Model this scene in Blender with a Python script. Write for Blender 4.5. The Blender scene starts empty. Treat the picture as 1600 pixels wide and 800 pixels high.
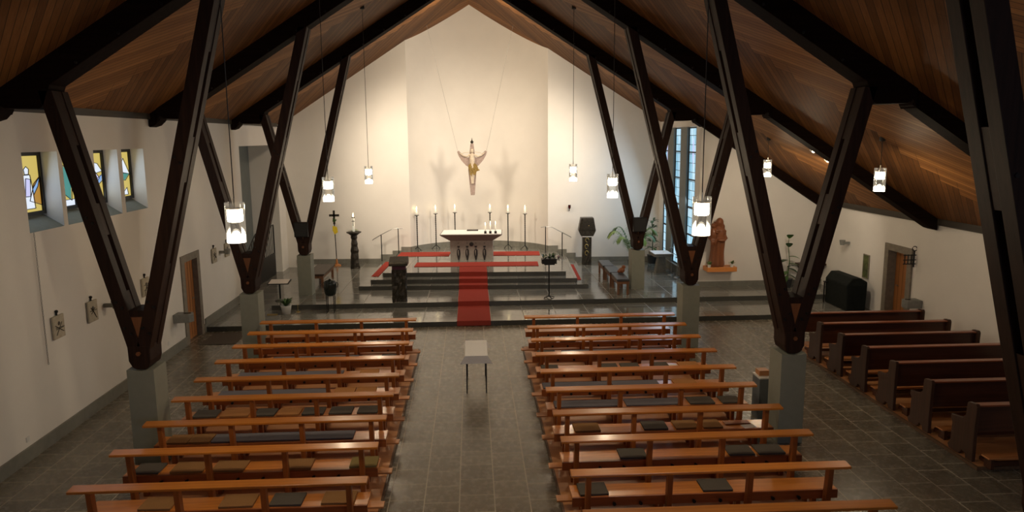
import bpy, bmesh, math, random
from mathutils import Vector, Matrix
random.seed(7)
PI = math.pi
SC = bpy.context.scene
COL = SC.collection

# ------------------------------------------------------------------ materials
class NT:
    def __init__(s, name):
        s.m = bpy.data.materials.new(name); s.m.use_nodes = True
        s.n = s.m.node_tree.nodes; s.l = s.m.node_tree.links
        s.b = s.n['Principled BSDF']
        s._tc = None
    def new(s, t, **kw):
        x = s.n.new(t)
        for k, v in kw.items(): setattr(x, k, v)
        return x
    def put(s, sock, v):
        if hasattr(v, 'is_output'): s.l.new(v, sock)
        else: sock.default_value = v
    def co(s):
        if not s._tc: s._tc = s.new('ShaderNodeTexCoord')
        return s._tc.outputs['Object']
    def math(s, op, a, b=0.0, c=None):
        x = s.new('ShaderNodeMath', operation=op)
        s.put(x.inputs[0], a); s.put(x.inputs[1], b)
        if c is not None: s.put(x.inputs[2], c)
        return x.outputs[0]
    def mapped(s, scale):
        x = s.new('ShaderNodeMapping'); s.l.new(s.co(), x.inputs['Vector'])
        x.inputs['Scale'].default_value = scale
        return x.outputs['Vector']
    def noise(s, vec, scale=5, detail=4, rough=0.55):
        x = s.new('ShaderNodeTexNoise'); s.l.new(vec, x.inputs['Vector'])
        x.inputs['Scale'].default_value = scale; x.inputs['Detail'].default_value = detail
        x.inputs['Roughness'].default_value = rough
        return x.outputs['Fac']
    def ramp(s, fac, stops):
        x = s.new('ShaderNodeValToRGB'); s.put(x.inputs[0], fac)
        el = x.color_ramp.elements
        while len(el) < len(stops): el.new(0.5)
        for e, (p, c) in zip(el, stops):
            e.position = p; e.color = (*c, 1) if len(c) == 3 else c
        return x.outputs[0]
    def mix(s, fac, a, b, mode='MIX'):
        x = s.new('ShaderNodeMix', data_type='RGBA', blend_type=mode)
        s.put(x.inputs[0], fac)
        for i, v in ((6, a), (7, b)):
            s.put(x.inputs[i], (*v, 1) if isinstance(v, tuple) and len(v) == 3 else v)
        return x.outputs[2]
    def bump(s, h, strength=.2, dist=.01):
        x = s.new('ShaderNodeBump'); s.put(x.inputs['Height'], h)
        x.inputs['Strength'].default_value = strength; x.inputs['Distance'].default_value = dist
        s.l.new(x.outputs[0], s.b.inputs['Normal'])
    def base(s, c): s.put(s.b.inputs['Base Color'], (*c, 1) if isinstance(c, tuple) and len(c) == 3 else c)
    def set(s, **kw):
        for k, v in kw.items(): s.put(s.b.inputs[k.replace('_', ' ')], v)
        return s

def flat(name, c, rough=.5, var=.12, scale=14, metal=0., bump=0., spec=.5):
    t = NT(name)
    f = t.noise(t.co(), scale)
    d = tuple(v * (1 - var) for v in c); u = tuple(min(1, v * (1 + var)) for v in c)
    t.base(t.ramp(f, [(.3, d), (.7, u)]))
    t.set(Roughness=rough, Metallic=metal)
    t.b.inputs['Specular IOR Level'].default_value = spec
    if bump: t.bump(f, bump)
    return t.m

def wood(name, c1, c2, axis='x', rough=.4, scale=1., coat=0., var=True, spec=.4):
    t = NT(name)
    s = {'x': (1.2, 22, 22), 'y': (22, 1.2, 22), 'z': (22, 22, 1.2)}[axis]
    f = t.noise(t.mapped(tuple(v * scale for v in s)), 1.0, 5, .6)
    c = t.ramp(f, [(.25, c1), (.75, c2)])
    if var:
        oi = t.new('ShaderNodeObjectInfo')
        k = t.math('MULTIPLY_ADD', oi.outputs['Random'], .3, .85)
        h = t.new('ShaderNodeHueSaturation'); t.l.new(c, h.inputs['Color']); t.l.new(k, h.inputs['Value'])
        c = h.outputs[0]
    t.base(c); t.set(Roughness=rough)
    t.b.inputs['Specular IOR Level'].default_value = spec
    if coat: t.set(Coat_Weight=coat, Coat_Roughness=.15)
    t.bump(f, .08)
    return t.m

def emit(name, c, s):
    t = NT(name); t.base((0., 0., 0.))
    t.set(Emission_Color=(*c, 1), Emission_Strength=s, Roughness=.4)
    return t.m

def glassy(name, tint=(1, 1, 1), glow=0., refl=.9):
    t = NT(name); n = t.n
    tr = n.new('ShaderNodeBsdfTransparent'); tr.inputs[0].default_value = (*tint, 1)
    gl = n.new('ShaderNodeBsdfGlossy'); gl.inputs['Roughness'].default_value = .05
    lw = n.new('ShaderNodeLayerWeight'); lw.inputs[0].default_value = .45
    m = n.new('ShaderNodeMixShader')
    t.l.new(t.math('MULTIPLY', lw.outputs['Fresnel'], refl), m.inputs[0])
    t.l.new(tr.outputs[0], m.inputs[1]); t.l.new(gl.outputs[0], m.inputs[2])
    out = m.outputs[0]
    if glow:
        e = n.new('ShaderNodeEmission'); e.inputs[0].default_value = (1, .86, .66, 1); e.inputs[1].default_value = glow
        a = n.new('ShaderNodeAddShader'); t.l.new(out, a.inputs[0]); t.l.new(e.outputs[0], a.inputs[1]); out = a.outputs[0]
    t.l.new(out, n['Material Output'].inputs[0])
    return t.m

def plaster(name, c):
    t = NT(name)
    f = t.noise(t.co(), 1.3, 5); g = t.noise(t.co(), 60, 3)
    t.base(t.ramp(f, [(.3, tuple(v * .95 for v in c)), (.7, c)]))
    t.set(Roughness=.85); t.bump(g, .12, .004)
    return t.m

def tiles(name, c1, c2, joint, size, rough=.22, stagger=.5):
    """stone flags: columns along y, each column shifted along y"""
    t = NT(name)
    sp = t.new('ShaderNodeSeparateXYZ'); t.l.new(t.co(), sp.inputs[0])
    u = t.math('DIVIDE', t.math('ADD', sp.outputs[0], size / 2), size)
    cu = t.math('FLOOR', u)
    off = t.math('MULTIPLY', t.math('FLOORED_MODULO', t.math('MULTIPLY', cu, 7.0), 3.0), stagger * .4)
    v = t.math('ADD', t.math('DIVIDE', sp.outputs[1], size), off)
    cv = t.math('FLOOR', v)
    fu = t.math('PINGPONG', u, .5); fv = t.math('PINGPONG', v, .5)
    d = t.math('MINIMUM', fu, fv)
    j = t.math('LESS_THAN', d, .013)
    cb = t.new('ShaderNodeCombineXYZ'); t.l.new(cu, cb.inputs[0]); t.l.new(cv, cb.inputs[1])
    wn = t.new('ShaderNodeTexWhiteNoise', noise_dimensions='2D'); t.l.new(cb.outputs[0], wn.inputs['Vector'])
    n1 = t.noise(t.co(), 9, 6, .7); n2 = t.noise(t.co(), 45, 3, .7)
    f = t.math('ADD', t.math('MULTIPLY_ADD', n1, .3, .1), t.math('ADD', t.math('MULTIPLY', n2, .32), t.math('MULTIPLY', wn.outputs['Value'], .22)))
    c = t.mix(f, c1, c2)
    t.base(t.mix(j, c, joint))
    t.put(t.b.inputs['Roughness'], t.math('ADD', t.math('MULTIPLY_ADD', n1, .12, rough - .06), t.math('MULTIPLY', j, .3)))
    t.bump(t.math('ADD', t.math('MULTIPLY', n2, .4), t.math('MULTIPLY', j, -.8)), .05, .004)
    return t.m

def planks():
    """herringbone boarding: two diagonal runs of boards meeting in a stepped line midway between the beams"""
    t = NT('ceiling_boards')
    sp = t.new('ShaderNodeSeparateXYZ'); t.l.new(t.co(), sp.inputs[0])
    y = sp.outputs[1]
    v = t.math('MULTIPLY', t.math('ABSOLUTE', sp.outputs[0]), 1.187)
    m = t.math('SUBTRACT', t.math('FLOORED_MODULO', t.math('SUBTRACT', y, 11.2), 5.5), 2.65)
    W = .17
    a = t.math('DIVIDE', t.math('ADD', m, v), W); b = t.math('DIVIDE', t.math('SUBTRACT', m, v), W)
    S = 3.0
    s = t.math('ADD', t.math('FLOOR', t.math('DIVIDE', a, S)), t.math('FLOOR', t.math('DIVIDE', b, S)))
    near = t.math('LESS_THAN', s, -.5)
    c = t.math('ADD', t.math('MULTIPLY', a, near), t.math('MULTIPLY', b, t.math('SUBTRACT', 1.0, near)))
    l = t.math('ADD', t.math('MULTIPLY', b, near), t.math('MULTIPLY', a, t.math('SUBTRACT', 1.0, near)))
    fc = t.math('FLOOR', c)
    gap = t.math('LESS_THAN', t.math('PINGPONG', c, .5), .05)
    e1 = t.math('PINGPONG', t.math('DIVIDE', a, S), .5); e2 = t.math('PINGPONG', t.math('DIVIDE', b, S), .5)
    edge = t.math('MULTIPLY', t.math('LESS_THAN', t.math('ABSOLUTE', t.math('ADD', s, .5)), .8), t.math('LESS_THAN', t.math('MINIMUM', e1, e2), .022))
    wn = t.new('ShaderNodeTexWhiteNoise', noise_dimensions='1D'); t.l.new(fc, wn.inputs['W'])
    cb = t.new('ShaderNodeCombineXYZ')
    t.l.new(t.math('MULTIPLY', c, 3.0), cb.inputs[0]); t.l.new(t.math('MULTIPLY', l, .22), cb.inputs[1])
    t.l.new(t.math('MULTIPLY', fc, 3.7), cb.inputs[2])
    g = t.noise(cb.outputs[0], 1.6, 5, .6)
    f = t.math('ADD', t.math('MULTIPLY', g, .6), t.math('MULTIPLY', wn.outputs['Value'], .4))
    col = t.ramp(f, [(.25, (.18, .074, .022)), (.55, (.30, .130, .040)), (.8, (.42, .190, .062))])
    dark = t.math('MAXIMUM', gap, edge)
    col = t.mix(t.math('MULTIPLY', t.math('SUBTRACT', 1.0, near), .8), col, (.45, .42, .40), 'MULTIPLY')  # far run of boards darkened in its colour to imitate weaker light
    t.base(t.mix(t.math('MULTIPLY', dark, .8), col, (.03, .014, .007)))
    t.set(Roughness=.58); t.b.inputs['Specular IOR Level'].default_value = .13
    t.bump(t.math('SUBTRACT', t.math('MULTIPLY', g, .3), dark), .25, .006)
    return t.m

M = {}
M['plaster'] = plaster('white_plaster', (.80, .765, .71))
M['stone'] = tiles('grey_stone_flags', (.055, .048, .034), (.245, .212, .155), (.52, .46, .36), .48, .27)
M['stone_step'] = tiles('chancel_stone', (.08, .08, .07), (.25, .24, .21), (.19, .18, .155), .9, .12)
M['stone_step'].node_tree.nodes['Principled BSDF'].inputs['Specular IOR Level'].default_value = .85
M['stone'].node_tree.nodes['Principled BSDF'].inputs['Specular IOR Level'].default_value = .65
M['riser'] = flat('dark_stone_edge', (.060, .060, .052), .4)
M['skirting'] = flat('grey_stone_skirting', (.20, .195, .165), .5, .12, 8)
M['concrete'] = flat('grey_green_concrete', (.23, .235, .19), .65, .06, 6)
M['frame_stone'] = flat('sandstone_frame', (.22, .19, .15), .7, .15, 10)
M['beam'] = wood('dark_stained_timber', (.012, .0055, .0035), (.034, .015, .0085), 'z', .6, .8, spec=.15)
M['beamx'] = wood('dark_stained_rafter', (.006, .003, .002), (.016, .0075, .0045), 'x', .7, .8, spec=.03)
M['wedge'] = wood('orange_spacer_timber', (.14, .05, .018), (.24, .09, .03), 'z', .45)
M['bolt'] = flat('dark_iron', (.02, .018, .016), .45, .1, 20, .7)
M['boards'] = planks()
M['plate'] = wood('dark_wall_plate', (.03, .024, .018), (.06, .05, .038), 'y', .6)
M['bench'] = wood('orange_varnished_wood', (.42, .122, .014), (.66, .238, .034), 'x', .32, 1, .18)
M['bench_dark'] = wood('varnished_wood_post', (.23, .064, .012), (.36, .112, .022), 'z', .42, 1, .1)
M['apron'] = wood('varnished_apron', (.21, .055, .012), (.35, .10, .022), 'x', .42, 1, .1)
M['kneel'] = wood('pale_kneeler_wood', (.44, .16, .045), (.66, .28, .10), 'x', .42)
M['deck'] = wood('platform_boards', (.42, .18, .065), (.58, .28, .12), 'x', .45, .6)
M['deck_edge'] = wood('platform_edge', (.10, .055, .03), (.17, .095, .05), 'y', .5)
M['pew'] = wood('dark_red_brown_pew', (.050, .016, .008), (.095, .031, .014), 'x', .38, 1, .2)
M['pewtop'] = wood('red_brown_ledge', (.22, .055, .022), (.34, .095, .038), 'x', .33, 1, .3)
M['pewend'] = wood('pew_end_wood', (.042, .017, .008), (.078, .033, .016), 'z', .5, 1, .05)
M['red'] = flat('red_carpet', (.33, .050, .036), .95, .12, 90, 0, .15, .1)
M['grey_cush'] = flat('charcoal_cushion', (.105, .090, .074), .95, .12, 120, 0, .2, .1)
M['brown_cush'] = flat('brown_cushion', (.29, .15, .058), .95, .12, 120, 0, .2, .1)
M['tan_cush'] = flat('tan_cushion', (.44, .20, .07), .95, .12, 120, 0, .2, .1)
M['olive_cush'] = flat('olive_cushion', (.25, .185, .07), .95, .12, 120, 0, .2, .1)
M['blue_cush'] = flat('blue_grey_pad', (.16, .15, .165), .95, .1, 120, 0, .2, .1)
M['altar'] = flat('altar_stone', (.30, .275, .24), .6, .1, 12, 0, .1)
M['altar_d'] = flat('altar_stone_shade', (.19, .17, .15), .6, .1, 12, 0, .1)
M['cloth'] = flat('white_cloth', (.84, .82, .80), .9, .03, 30)
M['iron'] = flat('black_iron', (.018, .017, .016), .45, .15, 25, .5)
M['bronze'] = flat('dark_bronze', (.045, .038, .028), .42, .5, 22, .55, .5)
M['brass'] = flat('brass', (.55, .40, .14), .3, .1, 20, .9)
M['steel'] = flat('brushed_steel', (.35, .35, .34), .35, .08, 20, .9)
M['wax'] = emit('ivory_wax', (1, .9, .7), .35)
NTw = M['wax'].node_tree.nodes['Principled BSDF']; NTw.inputs['Base Color'].default_value = (.85, .80, .66, 1)
M['flame'] = emit('candle_flame', (1, .78, .38), 14)
M['bulb'] = emit('lamp_bulb', (1, .84, .60), 30)
M['diffuser'] = emit('lamp_reflector', (1, .88, .68), 9)
M['glass'] = glassy('clear_glass', (.97, .96, .93), .06)
M['chrome'] = flat('lamp_metal', (.55, .5, .42), .3, .05, 10, .8)
M['cord'] = flat('dark_cord', (.02, .018, .016), .6)
M['statue'] = wood('carved_brown_wood', (.16, .050, .018), (.27, .092, .034), 'z', .42, .5, .2)
M['shelf'] = wood('orange_shelf_wood', (.55, .20, .05), (.70, .28, .08), 'x', .4)
M['leaf'] = flat('green_leaf', (.060, .135, .030), .45, .35, 6)
M['leaf2'] = flat('pale_green_leaf', (.19, .27, .06), .45, .35, 6)
M['leafd'] = flat('dark_green_leaf', (.028, .060, .024), .4, .3, 6)
M['pot_w'] = flat('white_pot', (.72, .71, .68), .4, .04)
M['pot_d'] = flat('dark_pot', (.03, .03, .032), .35, .1)
M['black'] = flat('black_cover', (.010, .012, .011), .7, .2, 9, 0, .1, .12)
M['dark_lacquer'] = flat('black_glaze', (.010, .014, .012), .18, .1)
M['door'] = wood('orange_door_wood', (.34, .13, .04), (.46, .19, .06), 'z', .4, .5)
M['mat'] = flat('brown_doormat', (.085, .066, .048), .95, .2, 90)
M['greywall'] = flat('grey_painted_wall', (.17, .185, .175), .8, .05, 4)
M['leather'] = flat('dark_seat_leather', (.045, .045, .048), .4, .15, 12)
M['stoolwood'] = wood('stool_wood', (.12, .052, .024), (.21, .095, .045), 'z', .42)
M['darktop'] = wood('dark_bench_top', (.05, .035, .025), (.09, .065, .048), 'y', .4)
M['grave_stone'] = flat('grey_table_stone', (.17, .155, .13), .6, .15, 18)
M['purple'] = flat('purple_band', (.09, .022, .045), .8)
M['paper'] = flat('cream_paper', (.80, .74, .68), .8, .04)
M['print'] = flat('grey_print', (.35, .31, .29), .8, .1)
M['slate'] = flat('etched_slab', (.42, .37, .28), .7, .15, 12)
M['lampgrey'] = flat('grey_uplight', (.23, .23, .21), .55)
M['crossw'] = flat('pale_rose_panel', (.36, .27, .235), .55, .25, 18)
M['figure'] = flat('ivory_figure', (.62, .52, .40), .5, .15, 16)
M['gold'] = flat('antique_gold', (.30, .20, .055), .45, .5, 30, .35, .4)
M['sill'] = flat('grey_green_sill', (.22, .24, .21), .7, .06)
M['mullion'] = flat('grey_mullion', (.20, .21, .19), .6, .06)
M['lead'] = flat('black_lead', (.012, .012, .012), .5)
for k, c, s in (('g_yellow', (.80, .62, .16), .75), ('g_amber', (.70, .36, .06), .6), ('g_blue', (.30, .52, .92), .8), ('g_teal', (.10, .42, .38), .6),
                ('g_white', (.80, .88, 1.), .95), ('g_lilac', (.62, .62, .95), .95), ('g_green', (.38, .52, .16), .6)):
    M[k] = emit(k, c, s)
def tallglass():
    t = NT('pale_blue_leaded_glass')
    sp = t.new('ShaderNodeSeparateXYZ'); t.l.new(t.co(), sp.inputs[0])
    u = t.math('DIVIDE', sp.outputs[1], .21); v = t.math('DIVIDE', sp.outputs[2], .29)
    d = t.math('MINIMUM', t.math('MULTIPLY', t.math('PINGPONG', u, .5), .21), t.math('MULTIPLY', t.math('PINGPONG', v, .5), .29))
    lead = t.math('LESS_THAN', d, .009)
    cb = t.new('ShaderNodeCombineXYZ'); t.l.new(t.math('FLOOR', u), cb.inputs[0]); t.l.new(t.math('FLOOR', v), cb.inputs[1])
    wn = t.new('ShaderNodeTexWhiteNoise', noise_dimensions='2D'); t.l.new(cb.outputs[0], wn.inputs['Vector'])
    f = t.math('ADD', t.math('MULTIPLY', wn.outputs['Value'], .5), t.math('MULTIPLY', t.noise(t.co(), 2.2, 3), .6))
    c = t.ramp(f, [(.15, (.16, .38, .52)), (.5, (.32, .58, .74)), (.85, (.56, .78, .90))])
    c2 = t.mix(lead, c, (.02, .03, .035))
    t.base((.02, .02, .02)); t.put(t.b.inputs['Emission Color'], c2); t.set(Emission_Strength=1.15, Roughness=.2)
    return t.m
M['tall'] = tallglass()

# ------------------------------------------------------------------ mesh helpers
def box(bm, x0, x1, y0, y1, z0, z1, mi=0):
    v = [bm.verts.new((x, y, z)) for z in (z0, z1) for y in (y0, y1) for x in (x0, x1)]
    for f in ((0, 2, 3, 1), (4, 5, 7, 6), (0, 1, 5, 4), (2, 6, 7, 3), (0, 4, 6, 2), (1, 3, 7, 5)):
        bm.faces.new([v[i] for i in f]).material_index = mi
    return v
def prism(bm, poly, axis, a, b, mi=0):
    """poly = 2D points; extruded along axis ('x': poly is (y,z); 'y': (x,z); 'z': (x,y))"""
    def P(p, t):
        return {'x': (t, p[0], p[1]), 'y': (p[0], t, p[1]), 'z': (p[0], p[1], t)}[axis]
    A = [bm.verts.new(P(p, a)) for p in poly]; B = [bm.verts.new(P(p, b)) for p in poly]
    n = len(poly); fs = [bm.faces.new(A), bm.faces.new(B[::-1])]
    for i in range(n): fs.append(bm.faces.new((A[i], B[i], B[(i + 1) % n], A[(i + 1) % n])))
    for f in fs: f.material_index = mi
    return A + B
def tube(bm, pts, r, seg=8, mi=0, cap=True):
    pts = [Vector(p) for p in pts]; rings = []
    for i, p in enumerate(pts):
        d = (pts[min(i + 1, len(pts) - 1)] - pts[max(i - 1, 0)]).normalized()
        up = Vector((0, 0, 1)) if abs(d.z) < .9 else Vector((1, 0, 0))
        s = d.cross(up).normalized(); u = s.cross(d)
        rr = r[i] if isinstance(r, (list, tuple)) else r
        rings.append([bm.verts.new(p + (s * math.cos(2 * PI * k / seg) + u * math.sin(2 * PI * k / seg)) * rr) for k in range(seg)])
    for A, B in zip(rings, rings[1:]):
        for k in range(seg): bm.faces.new((A[k], A[(k + 1) % seg], B[(k + 1) % seg], B[k])).material_index = mi
    if cap: bm.faces.new(rings[0][::-1]).material_index = mi; bm.faces.new(rings[-1]).material_index = mi
def lathe(bm, prof, c=(0, 0, 0), seg=20, mi=0, sx=1., sy=1., cap=True):
    rings = []
    for r, z in prof:
        rings.append([bm.verts.new((c[0] + r * sx * math.cos(2 * PI * k / seg), c[1] + r * sy * math.sin(2 * PI * k / seg), c[2] + z)) for k in range(seg)])
    for A, B in zip(rings, rings[1:]):
        for k in range(seg): bm.faces.new((A[k], A[(k + 1) % seg], B[(k + 1) % seg], B[k])).material_index = mi
    if cap: bm.faces.new(rings[0][::-1]).material_index = mi; bm.faces.new(rings[-1]).material_index = mi
def ball(bm, c, r, sx=1, sy=1, sz=1, seg=14, mi=0):
    m = Matrix.Translation(c) @ Matrix.Diagonal((sx * r, sy * r, sz * r, 1))
    g = bmesh.ops.create_uvsphere(bm, u_segments=seg, v_segments=max(6, seg // 2 + 2), radius=1, matrix=m)
    for v in g['verts']:
        for f in v.link_faces: f.material_index = mi
def obj(name, bm, mats, parent=None, loc=(0, 0, 0), rz=0., smooth=False, bev=0., label=None):
    bmesh.ops.recalc_face_normals(bm, faces=bm.faces)
    me = bpy.data.meshes.new(name); bm.to_mesh(me); bm.free()
    for m in (mats if isinstance(mats, (list, tuple)) else [mats]): me.materials.append(M[m] if isinstance(m, str) else m)
    if smooth:
        for p in me.polygons: p.use_smooth = True
    o = bpy.data.objects.new(name, me); COL.objects.link(o)
    o.location = loc; o.rotation_euler.z = rz
    if parent: o.parent = parent
    if bev:
        md = o.modifiers.new('b', 'BEVEL'); md.width = bev; md.segments = 2; md.limit_method = 'ANGLE'
    if label: o['label'] = label
    return o
def B(): return bmesh.new()
def tag(o, label, cat, group=None, kind='thing'):
    o['label'] = label; o['category'] = cat; o['kind'] = kind
    if group: o['group'] = group
    return o
def thing(name, label, cat, loc=(0, 0, 0), rz=0., group=None):
    o = bpy.data.objects.new(name, None); COL.objects.link(o); o.empty_display_size = .1
    o.location = loc; o.rotation_euler.z = rz
    return tag(o, label, cat, group)
def struct(name, bm, mats, loc=(0, 0, 0), rz=0., smooth=False, parent=None):
    o = obj(name, bm, mats, parent, loc, rz, smooth)
    if not parent: o['kind'] = 'structure'
    return o
def dup(root, loc, rz=None, label=None, group=None):
    r = root.copy(); COL.objects.link(r); r.location = loc
    if rz is not None: r.rotation_euler.z = rz
    if label: r['label'] = label
    if group: r['group'] = group
    def rec(a, b):
        for ch in list(a.children):
            c = ch.copy(); COL.objects.link(c); c.parent = b; rec(ch, c)
    rec(root, r)
    return r
def boxobj(name, dims, mats, parent=None, bev=0., **kw):
    b = B(); box(b, *dims); return obj(name, b, mats, parent, bev=bev, **kw)

# ------------------------------------------------------------------ room shell
XL, XR, EAVE, RIDGE, K = -6.96, 10.93, 5.45, 9.9, .64
CH = -.05                      # the chancel is set a little askew to the nave
def cz(x): return RIDGE - K * abs(x)
def chp(x, y):                 # chancel frame -> room
    return (x * math.cos(CH) - y * math.sin(CH), 22.4 + x * math.sin(CH) + y * math.cos(CH))
Z1, Z2, ZA, ZB, ZC = .13, .27, .40, .54, .68

b = B(); box(b, -8.2, XR + .4, -3.2, 30.2, -.3, 0); struct('floor', b, 'stone')
def step(name, dims, loc=(0, 0, 0), rz=0.):
    b = B(); box(b, *dims)
    for f in b.faces:
        if f.calc_center_median().z < dims[5] - 1e-4: f.material_index = 1
    return struct(name, b, ['stone_step', 'riser'], loc, rz)
step('floor_lower_step', (XL - .9, XR, 18.95, 29.6, 0.001, Z1))
step('floor_chancel', (-5.72, XR, 20.70, 29.6, Z1, Z2))
step('floor_altar_step_lower', (-3.56, 3.56, 0, 5.1, Z2, ZA), (0, 22.4, 0), CH)
step('floor_altar_step_middle', (-3.24, 3.24, .32, 5.1, ZA, ZB), (0, 22.4, 0), CH)
b = B(); prism(b, [(-2.92, .73), (2.92, .73), (2.92, 5.1), (2.58, 5.1), (2.58, 6.75), (-2.58, 6.75), (-2.58, 5.1), (-2.92, 5.1)], 'z', ZB, ZC)
b.normal_update()
for f in b.faces:
    if abs(f.normal.z) < .5: f.material_index = 1
struct('floor_altar_platform', b, ['stone_step', 'riser'], (0, 22.4, 0), CH)

# ceiling: two slopes of herringbone boarding
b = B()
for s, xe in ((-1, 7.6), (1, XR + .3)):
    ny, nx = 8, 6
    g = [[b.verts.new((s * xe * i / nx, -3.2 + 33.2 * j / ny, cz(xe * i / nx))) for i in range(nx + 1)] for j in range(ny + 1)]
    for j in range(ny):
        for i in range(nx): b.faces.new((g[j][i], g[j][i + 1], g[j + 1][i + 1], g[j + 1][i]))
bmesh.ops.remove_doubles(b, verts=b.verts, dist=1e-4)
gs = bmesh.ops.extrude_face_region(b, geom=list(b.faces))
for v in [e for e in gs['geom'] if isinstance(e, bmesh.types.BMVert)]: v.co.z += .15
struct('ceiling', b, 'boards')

# left wall with four deep window openings
TH = .62
WZ0, WZ1 = 3.48, 4.74
WIN = [(11.90, 12.90), (13.03, 13.95), (14.10, 15.03), (15.20, 16.20)]
YLW = 22.72
b = B()
box(b, XL - TH, XL, -3.2, 17.81, 0, WZ0); box(b, XL - TH, XL, 18.69, YLW, 0, WZ0); box(b, XL - TH, XL, 17.81, 18.69, 2.04, WZ0); box(b, XL - TH, XL - TH + .1, 17.81, 18.69, 0, 2.04); box(b, XL - TH, XL, -3.2, YLW, WZ1, 5.46)
ys = [-3.2] + [y for w in WIN for y in w] + [YLW]
for i in range(0, len(ys), 2): box(b, XL - TH, XL, ys[i], ys[i + 1], WZ0, WZ1)
struct('wall_left', b, 'plaster')
# recess with stair at the chancel end of the left wall
b = B(); box(b, -8.1, XL, YLW, 26.95, 4.72, 5.46); box(b, -8.3, -8.1, YLW - .1, 27.0, 0, 5.46)
box(b, -8.1, XL, 26.95, 28.1, 0, 5.46)
struct('wall_left_recess', b, 'plaster')
b = B(); box(b, -8.09, -7.93, YLW, 26.94, Z1, 4.71); struct('wall_recess_back', b, 'greywall')
# back wall and curved apse (chancel frame)
def backwall():
    b = B()
    pts = [(-7.4, 5.1), (-2.58, 5.1)]
    R = (2.58 ** 2 + 1.6 ** 2) / 3.2; cy = 5.1 + 1.6 - R; a0 = math.asin(2.58 / R)
    N = 28
    for i in range(1, N): 
        a = -a0 + 2 * a0 * i / N; pts.append((R * math.sin(a), cy + R * math.cos(a)))
    pts += [(2.58, 5.1), (7.3, 5.1)]
    lo = [b.verts.new((x, y, 0)) for x, y in pts]; hi = [b.verts.new((x, y, 10.3)) for x, y in pts]
    for i in range(len(pts) - 1):
        f = b.faces.new((lo[i], lo[i + 1], hi[i + 1], hi[i])); f.smooth = 0 < i < len(pts) - 2
    return b, pts
b, APSE = backwall()
ob = struct('wall_back', b, 'plaster', (0, 22.4, 0), CH)
for e in ob.data.edges:
    v0, v1 = (ob.data.vertices[i].co for i in e.vertices)
    if abs(abs(v0.x) - 2.58) < 1e-3 and abs(abs(v1.x) - 2.58) < 1e-3: e.use_edge_sharp = True
# skirting along the back wall following the steps
b = B()
def sk(x0, x1, z0, z1): box(b, x0, x1, 5.06, 5.1, z0, z1)
sk(-6.9, -3.72, Z2, Z2 + .17); sk(-3.72, -3.28, Z2, ZA + .2); sk(-3.28, -2.95, ZA, ZB + .2); sk(-2.95, -2.58, ZB, ZC + .2)
sk(3.62, 6.95, Z2, Z2 + .17); sk(3.28, 3.62, Z2, ZA + .2); sk(2.95, 3.28, ZA, ZB + .2); sk(2.58, 2.95, ZB, ZC + .2)
for i in range(1, len(APSE) - 2):
    (x0, y0), (x1, y1) = APSE[i], APSE[i + 1]
    n = Vector((-(y1 - y0), x1 - x0)).normalized() * -.04
    prism(b, [(x0, y0), (x1, y1), (x1 + n.x, y1 + n.y), (x0 + n.x, y0 + n.y)], 'z', ZC, ZC + .2)
struct('baseboard_back', b, 'skirting', (0, 22.4, 0), CH)
# window wall, statue wall, right wall, rear wall
XW = 6.97; WT = [(22.73, 23.53), (24.26, 25.10), (25.83, 26.50)]; TZ0, TZ1 = .58, 5.20
b = B()
box(b, XW, XW + .5, 22.38, 27.4, 0, TZ0); box(b, XW, XW + .5, 22.38, 27.4, TZ1, 5.5)
for y0, y1 in ((22.38, WT[0][0]), (26.50, 27.4)): box(b, XW, XW + .5, y0, y1, TZ0, TZ1)
struct('wall_window_side', b, 'plaster')
b = B(); prism(b, [(XW - .02, 0), (XR + .1, 0), (XR + .1, cz(XR) + .02), (XW - .02, cz(XW) + .02)], 'y', 22.2, 22.38)
struct('wall_back_right', b, 'plaster')
b = B(); prism(b, [(22.17, Z2), (22.2, Z2), (22.2, Z2 + .16), (22.17, Z2 + .16)], 'x', XW, XR); struct('baseboard_back_right', b, 'skirting')
DY0, DY1, DZ = 17.55, 18.62, 2.02
b = B()
box(b, XR, XR + .5, -3.2, DY0, 0, 2.95); box(b, XR, XR + .5, DY1, 22.4, 0, 2.95); box(b, XR, XR + .5, DY0, DY1, DZ, 2.95)
box(b, XR + .45, XR + .5, DY0, DY1, 0, DZ)
struct('wall_right', b, 'plaster')
b = B(); prism(b, [(-8.2, 0), (XR + .5, 0), (XR + .5, 2.8), (0, 10), (-8.2, 4.9)], 'y', -3.3, -3.1); struct('wall_rear', b, 'plaster')
b = B(); box(b, XL, XL + .035, -3, 17.65, 0, .215); box(b, XL, XL + .035, 18.85, 18.95, 0, .215)
box(b, XL, XL + .035, 18.95, YLW, Z1, Z1 + .215); struct('baseboard_left', b, 'skirting')
b = B(); box(b, XL - .05, XL + .06, -3, YLW + 4.4, 5.36, 5.50); struct('trim_1', b, 'plate')
b = B(); box(b, XR - .08, XR + .02, -3, 22.2, 2.80, 2.99); struct('trim_2', b, 'plate')

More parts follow.
